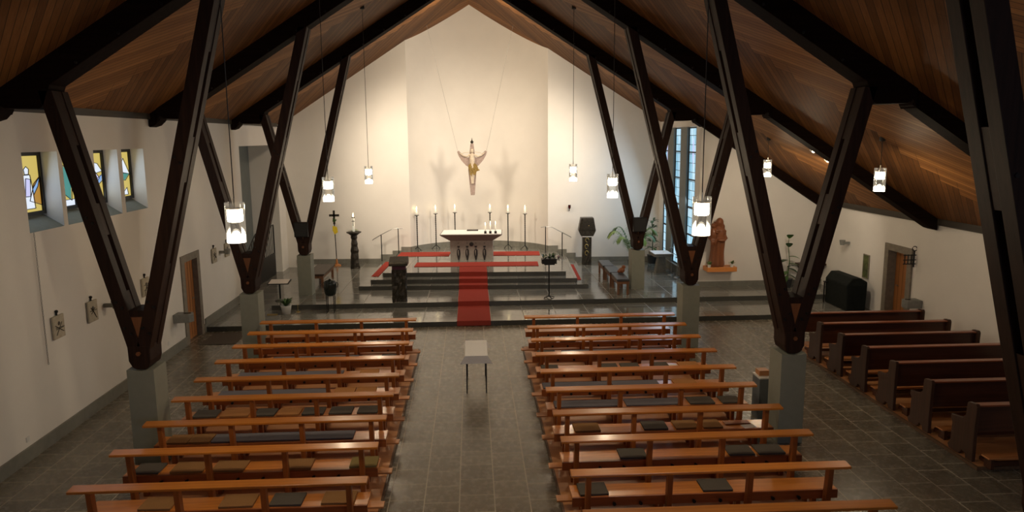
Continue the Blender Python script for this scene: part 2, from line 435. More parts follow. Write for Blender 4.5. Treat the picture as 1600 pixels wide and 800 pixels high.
# stained windows in the left wall
def pane_polys(k):
    """polygons in (s,t), s along the wall 0..1, t up 0..1"""
    if k == 0:
        return [('g_yellow', [(0, 0), (1, 0), (1, 1), (0, 1)]), ('g_amber', [(.62, .2), (1, .1), (1, .62), (.8, .5)]), ('g_teal', [(.0, .1), (.3, .55), (.25, .8), (.0, .95)]),
                ('g_white', [(.42, .06), (.78, .06), (.74, .45), (.70, .66), (.50, .66), (.40, .40)]), ('g_lilac', [(.50, .28), (.66, .28), (.70, .58), (.56, .60)]),
                ('g_white', [(.54, .67), (.66, .67), (.68, .76), (.60, .81), (.52, .76)]), ('g_blue', [(.36, .06), (.46, .06), (.44, .40), (.36, .30)]), ('g_blue', [(.74, .40), (1, .62), (.92, .45), (.76, .30)])]
    base = [('g_yellow', [(0, 0), (1, 0), (1, 1), (0, 1)])]
    if k == 1: return base + [('g_teal', [(.45, .30), (.86, .10), (.96, .62), (.60, .80)]), ('g_green', [(.3, .55), (.6, .8), (.5, 1), (.2, 1)]), ('g_white', [(.0, .0), (1, 0), (1, .12), (0, .12)])]
    if k == 2: return base + [('g_blue', [(.5, .40), (1, .55), (.98, .42), (.62, .28)]), ('g_white', [(.45, .55), (1, .62), (.8, .78), (.5, .82)]), ('g_lilac', [(.55, .30), (.85, .48), (.6, .66)]), ('g_amber', [(.3, .0), (.55, .0), (.5, .25)])]
    return base + [('g_white', [(.4, .55), (1, .50), (.72, .86)]), ('g_teal', [(.35, .42), (.75, .36), (.98, .50), (.5, .56)]), ('g_blue', [(.3, .2), (.5, .05), (.6, .3)]), ('g_white', [(.5, .04), (.85, .04), (.8, .2)])]
for k, (y0, y1) in enumerate(WIN):
    root = thing('window_%d' % (k + 1), 'x', 'window'); del root['category']; root['kind'] = 'structure'
    root['label'] = ['stained glass window with white and lilac figure', 'stained glass window with teal shard', 'stained glass window with blue and white wedges', 'stained glass window with white triangle'][k]
    root.location = (XL, y0, WZ0)
    w = y1 - y0; h = WZ1 - WZ0
    b = B()                                     # sloping sill
    prism(b, [(0, 0), (-.33, .21), (-.33, .0)], 'y', 0, w); obj('window_sill', b, 'sill', root)
    xg = -.30; gz0, gz1 = .22, h - .005; f = .055
    b = B()
    box(b, xg - .03, xg + .03, .0, f, gz0, gz1); box(b, xg - .03, xg + .03, w - f, w, gz0, gz1)
    box(b, xg - .03, xg + .03, f, w - f, gz0, gz0 + f); box(b, xg - .03, xg + .03, f, w - f, gz1 - f, gz1)
    obj('window_frame', b, 'lead', root)
    b = B(); mats = ['g_yellow', 'g_amber', 'g_blue', 'g_teal', 'g_white', 'g_lilac', 'g_green']; bl = B()
    for j, (mn, pl) in enumerate(pane_polys(k)):
        P = [(f + s * (w - 2 * f), gz0 + f + t * (gz1 - gz0 - 2 * f)) for s, t in pl]
        x = xg - .012 + j * .0015
        fc = b.faces.new([b.verts.new((x, a, c)) for a, c in P]); fc.material_index = mats.index(mn)
        for i in range(len(P)):
            a, c = P[i], P[(i + 1) % len(P)]
            tube(bl, [(xg + .004, *a), (xg + .004, *c)], .0065, 5)
    obj('glass', b, mats, root); obj('leading', bl, 'lead', root)
# tall windows at the right of the chancel
for k, (y0, y1) in enumerate(WT):
    root = thing('window_%d' % (k + 5), ['tall pale blue leaded window next to the statue wall', 'tall pale blue leaded window between two grey mullions', 'tall pale blue leaded window next to the altar wall'][k], 'window')
    del root['category']; root['kind'] = 'structure'; root.location = (XW + .03, y0, TZ0)
    w = y1 - y0; h = TZ1 - TZ0
    b = B(); box(b, 0, .012, 0, w, 0, h)
    obj('glass', b, 'tall', root)
    b = B()
    for z in (.0, 1.17, 2.05, 2.93, 3.80, h - .05): box(b, -.03, .0, 0, w, z, z + .045)
    box(b, -.03, 0, 0, .03, .045, h - .05); box(b, -.03, 0, w - .03, w, .045, h - .05)
    obj('window_frame', b, 'lead', root)
    if k != 1:
        b = B(); yy = w * .35
        prism(b, [(yy, 3.9), (yy + .10, 4.3), (yy + .16, 3.8), (yy + .06, 3.35)], 'x', -.012, -.006); obj('coloured_shard', b, 'g_lilac', root)
b = B()
for y0, y1 in ((23.53, 24.26), (25.10, 25.83)): box(b, XW - .06, XW + .5, y0, y1, TZ0, TZ1)
struct('wall_window_mullions', b, 'mullion')
b = B(); box(b, XW - .10, XW + .22, 22.7, 26.6, TZ0 - .06, TZ0); struct('trim_3', b, 'frame_stone')
b = B(); box(b, XW - .05, XW - .005, 22.4, 27.1, Z2, TZ0 - .06); struct('baseboard_window_side', b, 'skirting')

# doors
def door(name, x, y0, y1, zt, s, label):
    """s=+1: room is at +x of the wall face x"""
    root = thing(name, label, 'door', (x, y0, 0)); del root['category']; root['kind'] = 'structure'
    w = y1 - y0; f = .15
    b = B()
    box(b, min(-s * .30, s * .03), max(-s * .30, s * .03), -f, 0.03, 0, zt + f); box(b, min(-s * .30, s * .03), max(-s * .30, s * .03), w - .03, w + f, 0, zt + f)
    box(b, min(-s * .30, s * .03), max(-s * .30, s * .03), .03, w - .03, zt - .02, zt + f)
    obj('door_frame', b, 'frame_stone', root)
    b = B(); rc = .10 if s > 0 else .20; xa, xb = sorted((-s * (rc + .06), -s * rc)); box(b, xa, xb, .03, w - .03, .01, zt - .02)
    for i in range(1, 5):
        box(b, min(-s * (rc + .005), -s * (rc - .005)), max(-s * (rc + .005), -s * (rc - .005)), .03 + (w - .06) * i / 5 - .004, .03 + (w - .06) * i / 5 + .004, .02, zt - .03, 1)
    leaf = obj('door_leaf', b, ['door', 'deck_edge'], root)
    b = B(); hx = -s * (rc - .03)
    tube(b, [(-s * rc, w * .85, 1.0), (hx, w * .85, 1.0), (hx, w * .72, 1.0)], .012, 8); obj('door_handle', b, 'steel', leaf)
    return root
# left door stands in a recess cut visually by its stone frame
door('door_1', XL, 17.81, 18.69, 2.02, 1, 'orange wooden door in a stone frame beside the brown doormat')
door('door_2', XR - .02, DY0 + .08, DY1 - .08, 1.94, -1, 'orange wooden door in a stone frame behind the dark side pews')

# ------------------------------------------------------------------ timber frames
FRAMES = [5.72, 11.22, 16.72, 22.22]
FN = ['over the nearest benches', 'over the front windows', 'over the middle of the benches', 'over the altar steps']
def rafter(y, sgn, lab):
    xe = 6.93 if sgn < 0 else 10.86
    root = thing('roof_beam', lab, 'beam', (0, y, 0))
    W = .22
    d, d2 = .40, .27
    b = B()
    pl = [(0, cz(0) + .05), (6.75, cz(6.75) + .05), (6.75, cz(6.75) - d2 - .02), (6.68, 5.43), (6.60, 5.37), (6.12, 5.36), (6.04, 5.42), (5.94, cz(5.94) - d), (0, cz(0) - d)]
    prism(b, [(sgn * x, z) for x, z in pl], 'y', -W, W)
    obj('main_beam', b, 'beamx', root, bev=.01)
    b = B()
    pl = [(6.70, cz(6.70) + .03), (xe, cz(xe) + .03), (xe, cz(xe) - d2), (xe - .12, cz(xe - .12) - d2 - .04), (6.70, cz(6.70) - d2)]
    prism(b, [(sgn * x, z) for x, z in pl], 'y', -W + .04, W - .04)
    obj('rafter_tail', b, 'beamx', root)
    for i in range(8):
        x = 1.2 + i * .62
        b = B(); tube(b, [(sgn * x, -W - .03, cz(x) - d + .05), (sgn * x, -W + .01, cz(x) - d + .05)], .02, 6)
        obj('bolt', b, 'bolt', root)
    return root
for i, y in enumerate(FRAMES):
    for s, nm in ((-1, 'stained-glass side'), (1, 'side-pew side')):
        rafter(y, s, ['dark timber roof beam of the frame nearest the camera, ', 'dark timber roof beam of the second frame from the camera, ', 'dark timber roof beam of the third frame from the camera, ', 'dark timber roof beam of the frame above the altar steps, '][i] + nm)

def vcolumn(x, y, s, lab, box_on=False):
    """V-shaped timber column; s=+1: outer side is +x"""
    root = thing('timber_column', lab, 'column', (x, y, 0))
    cx = abs(x)
    def X(v): return s * (v - cx)
    T0, T1, T2 = -.22, -.055, .055       # two planks with a gap between
    hw = .098
    def arm(xb, zb, xt, zt, nm):
        def at(z, o): return X(xb + (xt - xb) * (z - zb) / (zt - zb) + o)
        a = None
        b = B()
        for y0, y1 in ((-.22, -.055), (.055, .22)):
            prism(b, [(at(zb, -hw), zb), (at(zb, hw), zb), (at(zt, hw), zt), (at(zt, -hw), zt)], 'y', y0, y1)
        a = obj(nm, b, 'beam', root, bev=.006)
        L = zt - zb
        for f0, f1 in ((0., .24), (.46, .58), (.80, 1.0)):
            b = B(); z0, z1 = zb + L * f0, zb + L * f1
            prism(b, [(at(z0, -hw + .012), z0), (at(z0, hw - .012), z0), (at(z1, hw - .012), z1), (at(z1, -hw + .012), z1)], 'y', -.055, .055)
            obj('spacer_block', b, 'beam', a)
        for z in (zb + .35, zb + .75, zb + L * .52):
            for o in (-.04, .045):
                b = B(); tube(b, [(at(z, o), -.235, z + o), (at(z, o), -.215, z + o)], .022, 8); obj('bolt', b, 'bolt', a)
        return a
    arm(5.09, 1.74, 6.02, 5.62, 'outer_arm')
    arm(5.00, 1.74, 3.56, 7.28, 'inner_arm')
    b = B()                                   # foot, tapered and rounded
    prism(b, [(X(4.97), 1.488), (X(5.10), 1.488), (X(5.16), 1.52), (X(5.21), 1.62), (X(5.215), 1.86), (X(4.885), 1.86), (X(4.89), 1.62), (X(4.92), 1.52)], 'y', -.225, .225)
    obj('foot', b, 'beam', root, bev=.02)
    b = B()                                   # orange wedge closing the fork
    prism(b, [(X(5.045), 1.87), (X(5.07), 1.87), (X(5.155), 2.30), (X(4.945), 2.30)], 'y', -.20, .20); obj('fork_wedge', b, 'wedge', root, label='orange wedge')
    b = B(); prism(b, [(X(4.945), 2.305), (X(5.155), 2.305), (X(5.18), 2.40), (X(4.92), 2.40)], 'y', -.215, .215); obj('fork_block', b, 'beam', root)
    b = B(); tube(b, [(X(5.05), -.25, 1.74), (X(5.05), -.22, 1.74)], .035, 6); obj('pin', b, 'wedge', root)
    return root
CN = ['nearest the camera', 'beside the stained-glass windows', 'beside the front benches', 'on the chancel platform']
CNR = ['nearest the camera, cut by the frame', 'beside the grey bin', 'beside the tall-window lamp', 'behind the leather stools']
LL = {(-1, 1): 'dark V-shaped timber column beside the stained-glass windows, standing on grey pier',
      (-1, 2): 'dark V-shaped timber column by the front benches, near the orange door with doormat',
      (-1, 3): 'dark V-shaped timber column on the chancel, beside the dark wooden bench',
      (1, 0): 'dark V-shaped timber column closest to the camera, at the edge of the frame',
      (1, 1): 'dark V-shaped timber column between benches and dark side pews',
      (1, 2): 'dark V-shaped timber column in front of the carved wooden statue',
      (1, 3): 'dark V-shaped timber column on the chancel, beside the leather stools'}
for (s, i), lab in LL.items():
    x = s * 5.05; y = FRAMES[i]
    vcolumn(x, y, s, lab)
    zb = Z2 if i == 3 else 0
    t = thing('concrete_pier', lab.replace('dark V-shaped timber column', 'grey-green concrete pier').replace(', standing on grey pier', ', under the timber V'), 'pier', (x, y, zb))
    b = B(); h = 1.50 - zb
    vs = box(b, -.20, .20, -.23, .23, 0, h)
    g = bmesh.ops.subdivide_edges(b, edges=[e for e in b.edges if abs(e.verts[0].co.z - h) < 1e-4 and abs(e.verts[1].co.z - h) < 1e-4 and abs(e.verts[0].co.x - e.verts[1].co.x) > .1], cuts=1)
    for v in b.verts:
        if v.co.z > h - 1e-3 and abs(v.co.x) < .05: v.co.z -= .034
        elif v.co.z > h - 1e-3: v.co.z -= .014
    obj('shaft', b, 'concrete', t)
for s, lab in ((-1, 'small dark box fixed in the fork of the column beside the wooden bench'), (1, 'small dark box fixed in the fork of the column beside the leather stools')):
    t = thing('mounted_box', lab, 'box', (s * 5.05, FRAMES[3] - .325, 2.06))
    b = B(); box(b, -.20, .20, -.07, .075, 0, .44); c = obj('casing', b, 'iron', t, bev=.012)
    b = B(); box(b, -.17, .17, -.078, -.071, .03, .41); obj('front_grille', b, 'lead', t)

# ------------------------------------------------------------------ benches
BY = [8.40, 9.42, 10.41, 11.44, 12.40, 13.43, 14.44, 15.45, 16.38]
PT = .05
BL, BR = -3.05, 2.885
def platform(x0, x1, lab):
    t = thing('bench_platform', lab, 'platform', ((x0 + x1) / 2, 0, 0))
    hw = (x1 - x0) / 2
    b = B(); box(b, -hw + .03, hw - .03, 6.4, 16.72, .002, PT); obj('boards', b, 'deck', t)
    for a in (-1, 1):
        b = B(); xs = sorted((a * hw, a * (hw - .028))); box(b, xs[0], xs[1], 6.4, 16.72, .002, PT); obj('edge_strip', b, 'deck_edge', t)
    b = B(); box(b, -hw, hw, 16.722, 16.75, .002, PT); obj('edge_strip', b, 'deck_edge', t)
platform(-4.72, -1.28, 'low pale wooden platform under the benches on the stained-glass side of the aisle')
platform(1.12, 4.52, 'low pale wooden platform under the benches on the side-pew side of the aisle')
PX = [-1.52, -.51, .50, 1.51]
def make_bench(aisle):
    """local origin on the platform under the middle of the top rail; aisle = +1/-1 side of the aisle"""
    t = thing('open_bench', 'x', 'bench')
    b = B()
    prism(b, [(-.085, .775), (.075, .790), (.075, .822), (-.085, .807)], 'x', -1.74, 1.74); obj('backrest_rail', b, 'bench', t, bev=.006)
    b = B(); box(b, -1.70, 1.70, .165, .49, .375, .405); obj('seat', b, 'bench', t, bev=.006)
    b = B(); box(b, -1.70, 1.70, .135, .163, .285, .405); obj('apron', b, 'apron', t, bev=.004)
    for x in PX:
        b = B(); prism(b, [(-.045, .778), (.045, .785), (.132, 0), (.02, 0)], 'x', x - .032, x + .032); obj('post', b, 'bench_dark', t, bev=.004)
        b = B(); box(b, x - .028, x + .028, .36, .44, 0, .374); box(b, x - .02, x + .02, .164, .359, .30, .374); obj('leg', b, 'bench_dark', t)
        b = B(); box(b, x - .022, x + .022, -.42, .018, .045, .105); box(b, x - .022, x + .022, -.42, -.34, 0, .13); obj('kneeler_bracket', b, 'bench_dark', t)
    for i in range(3):
        for f in (.34, .67):
            x = PX[i] + (PX[i + 1] - PX[i]) * f
            b = B(); tube(b, [(x, .134, .33), (x, .10, .33)], .012, 8); tube(b, [(x, .10, .33), (x, .085, .33)], .024, 8); obj('coat_peg', b, 'bolt', t, label='black peg')
    a0, a1 = (-1.70, 1.84) if aisle > 0 else (-1.84, 1.70)
    b = B(); box(b, a0, a1, -.46, -.30, .132, .155); obj('kneeler', b, 'kneel', t, bev=.004)
    return t
ORD = ['first', 'second', 'third', 'fourth', 'fifth', 'sixth', 'seventh', 'eighth', 'ninth', 'tenth']
def benchname(k, side):      # k=0 nearest camera; named from the chancel step
    n = 8 - k
    w = 'in front row facing the chancel step' if n == 0 else ('in %s row from the chancel step' % ORD[n] if k > 0 or side > 0 else 'in the rearmost row in view')
    return w
for side, cx in ((-1, BL), (1, BR)):
    proto = make_bench(-side)
    rows = BY if side < 0 else BY + [7.40]
    for k, y in enumerate(rows):
        if k == 9: w = 'in the row cut by the bottom of the frame'
        else: w = benchname(k, side)
        lab = 'orange open-backed bench %s, %s' % (w, 'stained-glass side' if side < 0 else 'side-pew side')
        loc = (cx, y, PT)
        o = proto if k == 0 else dup(proto, loc)
        o.location = loc; o['label'] = lab; o['group'] = 'open benches on the ' + ('stained-glass side' if side < 0 else 'side-pew side')
# cushions and long pads
LC = {0: [(-4.12, -3.73, 'b'), (-3.16, -2.75, 'b'), (-2.55, -2.16, 'g'), (-1.92, -1.52, 'b')],
 1: [(-4.64, -4.29, 'g'), (-4.14, -3.71, 'b'), (-3.59, -3.16, 'b'), (-2.64, -2.26, 'b'), (-1.74, -1.37, 'o')],
 2: [(-4.6, -4.28, 'b'), (-4.27, -3.96, 'b'), (-3.94, -1.85, 'L')],
 3: [(-4.59, -4.21, 'g'), (-4.15, -3.70, 't'), (-3.61, -3.28, 'g'), (-3.24, -2.88, 't'), (-2.84, -2.49, 'g'), (-2.4, -2.03, 'g'), (-1.94, -1.61, 'g')],
 4: [(-4.52, -2.63, 'L'), (-2.50, -2.14, 't'), (-2.12, -1.77, 't')],
 5: [(-4.5, -2.53, 'L'), (-2.21, -1.85, 't')],
 6: [(-4.13, -2.39, 'L'), (-1.92, -1.6, 'g')],
 7: [(-4.33, -2.54, 'L')]}
RC = {0: [(1.29, 1.65, 'g'), (2.86, 3.24, 'g')],
 1: [(2.01, 2.39, 'g'), (3.56, 3.92, 'g'), (3.98, 4.36, 'g')],
 2: [(1.51, 1.9, 'b'), (2.58, 2.95, 'g'), (3.07, 3.43, 'b'), (3.50, 3.80, 'b')],
 3: [(1.32, 2.43, 'L'), (2.52, 3.46, 'L'), (3.60, 4.02, 'g'), (4.15, 4.48, 'g')],
 4: [(1.22, 2.44, 'L'), (2.48, 3.33, 'L'), (3.61, 4.02, 't')],
 5: [(1.29, 1.62, 'g'), (2.42, 2.78, 'g'), (2.85, 3.21, 'g'), (3.47, 3.79, 'g'), (4.0, 4.38, 't')],
 6: [(1.31, 1.68, 'g'), (1.82, 2.44, 'L'), (2.49, 4.01, 'L')],
 7: [(1.48, 1.80, 'b'), (1.88, 2.23, 'g')]}
CUSH = {'b': ('brown square cushion', 'brown_cush'), 'g': ('charcoal square cushion', 'grey_cush'), 't': ('tan square cushion', 'tan_cush'), 'o': ('olive square cushion', 'olive_cush'), 'L': ('long blue-grey seat pad', 'blue_cush')}
for side, D in ((-1, LC), (1, RC)):
    for k, lst in D.items():
        order = list(reversed(lst)) if side < 0 else lst      # from the aisle outwards
        cnt = {}
        tot = {}
        for c in order: tot[c[2]] = tot.get(c[2], 0) + 1
        for x0, x1, c in order:
            cnt[c] = cnt.get(c, 0) + 1
            nm, mt = CUSH[c]
            pos = '' if tot[c] == 1 else ORD[cnt[c] - 1] + ' from the aisle '
            row = ('front row' if k == 8 else '%s row from the chancel' % ORD[8 - k])
            lab = '%s %s%s, %s' % (nm, pos, 'on ' + row, 'stained-glass side' if side < 0 else 'side-pew side')
            w = (x1 - x0) / 2; h = .035 if c == 'L' else .042
            d = .145 if c == 'L' else .155
            b = B(); box(b, -w, w, -d, d, 0, h)
            bmesh.ops.subdivide_edges(b, edges=b.edges[:], cuts=3, use_grid_fill=True)
            for v in b.verts:
                u = max(abs(v.co.x) / w, abs(v.co.y) / d)
                if u > .98 and v.co.z > h * .9: v.co.z -= h * .35
            rz = 0 if c == 'L' else random.uniform(-.03, .03)
            o = obj('seat_pad' if c == 'L' else 'seat_cushion', b, mt, None, ((x0 + x1) / 2, BY[k] + .325, PT + .4055), rz, True, .006)
            tag(o, lab, 'seat pad' if c == 'L' else 'cushion', 'long blue-grey pads on the benches' if c == 'L' else 'square cushions on the benches')
b = B(); box(b, -.2, .2, -.07, .07, 0, .018); tag(obj('hymn_book', b, 'apron', None, (4.08, BY[2] + .37, PT + .4055), .05, bev=.004), 'flat dark brown book lying on third bench seat, near the grey bin', 'book')
b = B(); box(b, -.10, .10, -.07, .07, 0, .003); tag(obj('paper_sheet', b, 'paper', None, (4.22, BY[2] + .23, PT + .4055), .2), 'small white sheet of paper beside the flat brown book on a bench', 'paper')
b = B(); box(b, -.09, .09, -.07, .07, 0, .003); tag(obj('paper_sheet', b, 'paper', None, (3.89, BY[5] + .33, PT + .4055), -.1), 'white leaflet on the bench between a charcoal and a tan cushion', 'paper')

# ------------------------------------------------------------------ dark side pews
PEWY = [10.02, 11.10, 12.12, 13.08, 14.0, 14.92, 15.86]
PX0, PX1 = 7.40, 10.22
t = thing('bench_platform', 'brown-edged wooden platform under the dark side pews', 'platform', (9.1, 0, 0))
b = B(); box(b, -1.70, 1.82, 9.86, 16.6, .002, PT); obj('boards', b, 'deck', t)
b = B(); box(b, -1.74, -1.701, 9.82, 16.6, .002, PT); obj('edge_strip', b, 'deck_edge', t)
b = B(); box(b, -1.701, 1.82, 9.82, 9.859, .002, PT); obj('edge_strip', b, 'deck_edge', t)
def make_pew():
    t = thing('side_pew', 'x', 'pew')
    L = PX1 - PX0
    prof = [(-.02, 0), (.13, 0), (.15, .07), (.23, .09), (.25, .045), (.30, 0), (.52, 0), (.56, .06), (.50, .13), (.49, .44), (.53, .50), (.52, .56), (.40, .57), (.27, .60), (.20, .66), (.185, .86), (.155, .885), (.0, .90), (-.03, .86), (-.015, .45)]
    for x in (0, L):
        b = B(); prism(b, prof, 'x', x, x + .055); obj('end_panel', b, 'pewend', t, bev=.006)
    b = B(); prism(b, [(.055, .44), (.08, .44), (.11, .842), (.085, .842)], 'x', .056, L - .001); obj('back_panel', b, 'pew', t)
    b = B(); box(b, .056, L - .001, .02, .155, .843, .868); obj('top_ledge', b, 'pewtop', t, bev=.005)
    b = B(); box(b, .056, L - .001, .09, .47, .41, .438); obj('seat', b, 'pew', t, bev=.004)
    b = B(); box(b, .056, L - .001, -.30, -.13, .155, .18); obj('kneeler', b, 'kneel', t, bev=.004)
    for x in (.10, L * .5, L - .15):
        b = B(); box(b, x, x + .05, -.29, -.14, 0, .154); box(b, x + .005, x + .045, -.14, -.021, .05, .10); obj('kneeler_leg', b, 'pew', t)
    b = B(); box(b, .15, L - .15, -.28, -.25, .06, .12); obj('kneeler_rail', b, 'pew', t)
    return t
proto = make_pew()
for k, y in enumerate(PEWY):
    loc = (PX0, y, PT); o = proto if k == 0 else dup(proto, loc); o.location = loc
    n = 6 - k
    o['label'] = ('dark brown side pew in the front row beside the black covered instrument' if n == 0 else 'dark brown solid-backed side pew, %s row from the black covered instrument%s' % (ORD[n], ', the last in view' if k == 0 else ''))
    o['group'] = 'dark side pews'

# ------------------------------------------------------------------ pendant lamps
def make_lamp(x, y, lab, grp):
    z0 = 3.75 if x < 5 else 3.81
    H = .455; R = .108
    t = thing('pendant_lamp', lab, 'lamp', (x, y, z0), 0, grp)
    zc = cz(x) - z0
    b = B(); tube(b, [(0, 0, H + .05), (0, 0, zc - .03)], .006, 6); obj('cord', b, 'cord', t)
    b = B(); lathe(b, [(.03, zc - .06), (.055, zc - .045), (.055, zc + .04)], seg=16); obj('ceiling_canopy', b, 'cord', t)
    b = B(); lathe(b, [(.012, H - .06), (.012, H + .05), (.02, H + .05)][:2], seg=10); lathe(b, [(R - .004, H - .068), (R - .004, H - .06)], seg=28); obj('cap', b, 'chrome', t)
    b = B(); lathe(b, [(R, 0), (R, H)], seg=32, cap=False); obj('glass_cylinder', b, 'glass', t, smooth=True)
    b = B(); lathe(b, [(.05, .235), (.082, .245), (.086, .30), (.082, .36), (.04, .372)], seg=20); obj('bulb', b, 'bulb', t, smooth=True)
    b = B(); lathe(b, [(R - .006, .004), (R - .006, .07), (.05, .075), (.046, .10), (.030, .125), (.010, .135)], seg=24); obj('reflector', b, 'diffuser', t, smooth=True)
    side = .62 if x > 5 else 1.
    for nm, zz, e in (('lamp_light', .30, LAMPW * side), ('lamp_light', -.03, LAMPW * .8 * side)):
        l = bpy.data.lights.new('pendant_light', 'POINT'); l.energy = e; l.color = (1, .80, .54); l.shadow_soft_size = .07
        lo = bpy.data.objects.new('pendant_light', l); COL.objects.link(lo); lo.location = (x, y, z0 + zz)
    return t
LAMPW = 112
for y, w in ((8.45, 'nearest the camera'), (13.95, 'second from the camera'), (19.45, 'hanging closest to the altar')):
    for s, nm in ((-1, 'stained-glass side of the nave'), (1, 'side-pew side of the nave')):
        make_lamp(s * 2.68, y, 'lit glass cylinder pendant lamp %s, %s' % (w, nm), 'pendant lamps over the nave')
for y, w in ((13.95, 'glass cylinder pendant lamp under the low boarded ceiling over the side pews'), (19.45, 'glass cylinder pendant lamp against the white wall right of the statue')):
    make_lamp(7.92, y, 'lit ' + w, 'pendant lamps over the side aisle')
for x, y, z, lab in ((8.13, 17.3, 4.55, 'small round ceiling spotlight higher up the roof slope'), (8.50, 17.3, 4.32, 'small round ceiling spotlight lower down the roof slope')):
    t = thing('ceiling_spotlight', lab, 'spotlight', (x, y, z), 0, 'spotlights behind the side aisle beam')
    b = B(); tube(b, [(0, 0, cz(x) - z + .02), (0, 0, .05)], .010, 6); obj('stem', b, 'iron', t)
    b = B(); tube(b, [(0, -.05, -.02), (0, .07, .02)], .05, 14); obj('lamp_head', b, 'chrome', t)
    b = B(); tube(b, [(0, -.056, -.022), (0, -.051, -.02)], .042, 14); obj('lens', b, 'diffuser', t)

# ------------------------------------------------------------------ altar group
def chthing(name, label, cat, x, y, z, group=None, rz=CH):
    return thing(name, label, cat, (x, y, z), rz, group)
# carpets
def ribbon(x0, x1, prof, name, lab):
    b = B(); th = .014
    def yy(x, y): return y + (x * -.05 if y > 22 else 0)
    rows = []
    for x in (x0, x1):
        lo = [b.verts.new((x, yy(x, y), z)) for y, z in prof]
        hi = []
        for i, (y, z) in enumerate(prof):
            hi.append(b.verts.new((x, yy(x, y) - th, z + th)))
        rows.append((lo, hi))
    (l0, h0), (l1, h1) = rows
    n = len(prof)
    for i in range(n - 1):
        b.faces.new((h0[i], h0[i + 1], h1[i + 1], h1[i])); b.faces.new((l0[i], l1[i], l1[i + 1], l0[i + 1]))
        b.faces.new((l0[i], l0[i + 1], h0[i + 1], h0[i])); b.faces.new((l1[i], h1[i], h1[i + 1], l1[i + 1]))
    for i in (0, n - 1): b.faces.new((l0[i], h0[i], h1[i], l1[i]))
    return tag(obj(name, b, 'red'), lab, 'carpet')
e = .012
ribbon(-.45, .44, [(18.95 - e, .004), (18.95 - e, Z1 + .004), (20.70 - e, Z1 + .004), (20.70 - e, Z2 + .004), (22.4 - e, Z2 + .004), (22.4 - e, ZA + .004), (22.72 - e, ZA + .004), (22.72 - e, ZB + .004), (23.13 - e, ZB + .004), (23.13 - e, ZC + .004), (24.10, ZC + .004)], 'carpet_runner', 'long red carpet runner climbing the middle of the chancel steps')
def strip(x0, x1, y0, y1, z, lab, rz=CH):
    b = B(); box(b, x0, x1, y0, y1, 0, .014); bmesh.ops.translate(b, verts=b.verts, vec=(-(x0 + x1) / 2, -(y0 + y1) / 2, 0))
    tag(obj('carpet_strip', b, 'red', None, ((x0 + x1) / 2, (y0 + y1) / 2, z + .002), rz), lab, 'carpet', 'red carpet strips around the altar')
strip(-1.95, 2.2, 24.18, 25.0, ZC, 'wide red carpet strip lying in front of the altar')
strip(-2.72, -.85, 26.5, 27.45, ZC, 'red carpet strip behind the altar, towards the tall candlesticks nearest the paschal candle')
strip(.72, 2.45, 26.35, 27.25, ZC, 'red carpet strip behind the altar, beneath the sanctuary-lamp side candlesticks')
strip(-3.20, -2.97, 23.4, 26.2, ZB, 'narrow red carpet strip along the altar steps behind the carved lectern')
strip(3.30, 3.51, 22.95, 25.8, ZA, 'narrow pinkish-red carpet strip along the altar steps near the tabernacle')

# altar
AX, AY = -.03, 25.75
t = chthing('altar', 'stone altar with flared top slab, cut figures and white cloth', 'altar', AX, AY, ZC)
b = B()
HB = .70
prism(b, [(-.74, 0), (.74, 0), (.74, HB), (-.74, HB)], 'y', -.36, .36)
obj('pedestal', b, 'altar', t)
b = B()
def ring(hx, hy, z): return [b.verts.new((sx * hx, sy * hy, z)) for sx, sy in ((-1, -1), (1, -1), (1, 1), (-1, 1))]
rs = [ring(.74, .36, HB + .001), ring(1.05, .62, HB + .215), ring(1.07, .64, HB + .235), ring(1.07, .64, HB + .255)]
for A, C in zip(rs, rs[1:]):
    for i in range(4): b.faces.new((A[i], A[(i + 1) % 4], C[(i + 1) % 4], C[i]))
b.faces.new(rs[0][::-1]); b.faces.new(rs[-1]); obj('top_slab', b, 'altar_d', t)
for i in range(4):
    x = -.45 + i * .30
    b = B()                                   # spearhead-shaped cut figure
    prism(b, [(x - .02, .02), (x + .02, .02), (x + .062, .22), (x + .058, .36), (x + .02, .43), (x - .02, .43), (x - .058, .36), (x - .062, .22)], 'y', -.372, -.361); f = obj('carved_niche', b, 'lead', t, label='dark spear-shaped niche')
    b = B(); prism(b, [(x - .012, .20), (x - .002, .17), (x + .002, .36), (x - .016, .40), (x - .030, .33)], 'y', -.388, -.373); obj('carved_figure', b, 'altar', f)
    b = B(); prism(b, [(x - .05, .52), (x + .05, .52), (x + .03, .46), (x - .03, .46)], 'y', -.372, -.361); obj('carved_niche', b, 'lead', t)
    b = B(); lathe(b, [(.025, 0), (.028, .02)], seg=10); bmesh.ops.rotate(b, verts=b.verts, cent=(0, 0, 0), matrix=Matrix.Rotation(PI / 2, 3, 'X')); bmesh.ops.translate(b, verts=b.verts, vec=(x, -.36, .62)); obj('stone_knob', b, 'altar_d', t)
b = B(); lathe(b, [(.075, 0), (.07, .02), (.03, .03)], seg=16); bmesh.ops.rotate(b, verts=b.verts, cent=(0, 0, 0), matrix=Matrix.Rotation(PI / 2, 3, 'X')); bmesh.ops.translate(b, verts=b.verts, vec=(0, -.36, .58)); obj('round_seal', b, 'lead', t)
AT = ZC + HB + .255
b = B(); box(b, -1.04, 1.04, -.625, .625, 0, .008); tag(obj('altar_cloth', b, 'cloth', None, (AX, AY, AT + .001), CH), 'white linen cloth covering the altar top', 'cloth')
def candle(bm_c, r, h, z): lathe(bm_c, [(r, z), (r, z + h), (r * .6, z + h + .005)], seg=12)
def flame(b, z, s=1.): lathe(b, [(.002, z), (.013 * s, z + .025 * s), (.011 * s, z + .05 * s), (.002, z + .095 * s)], seg=8)
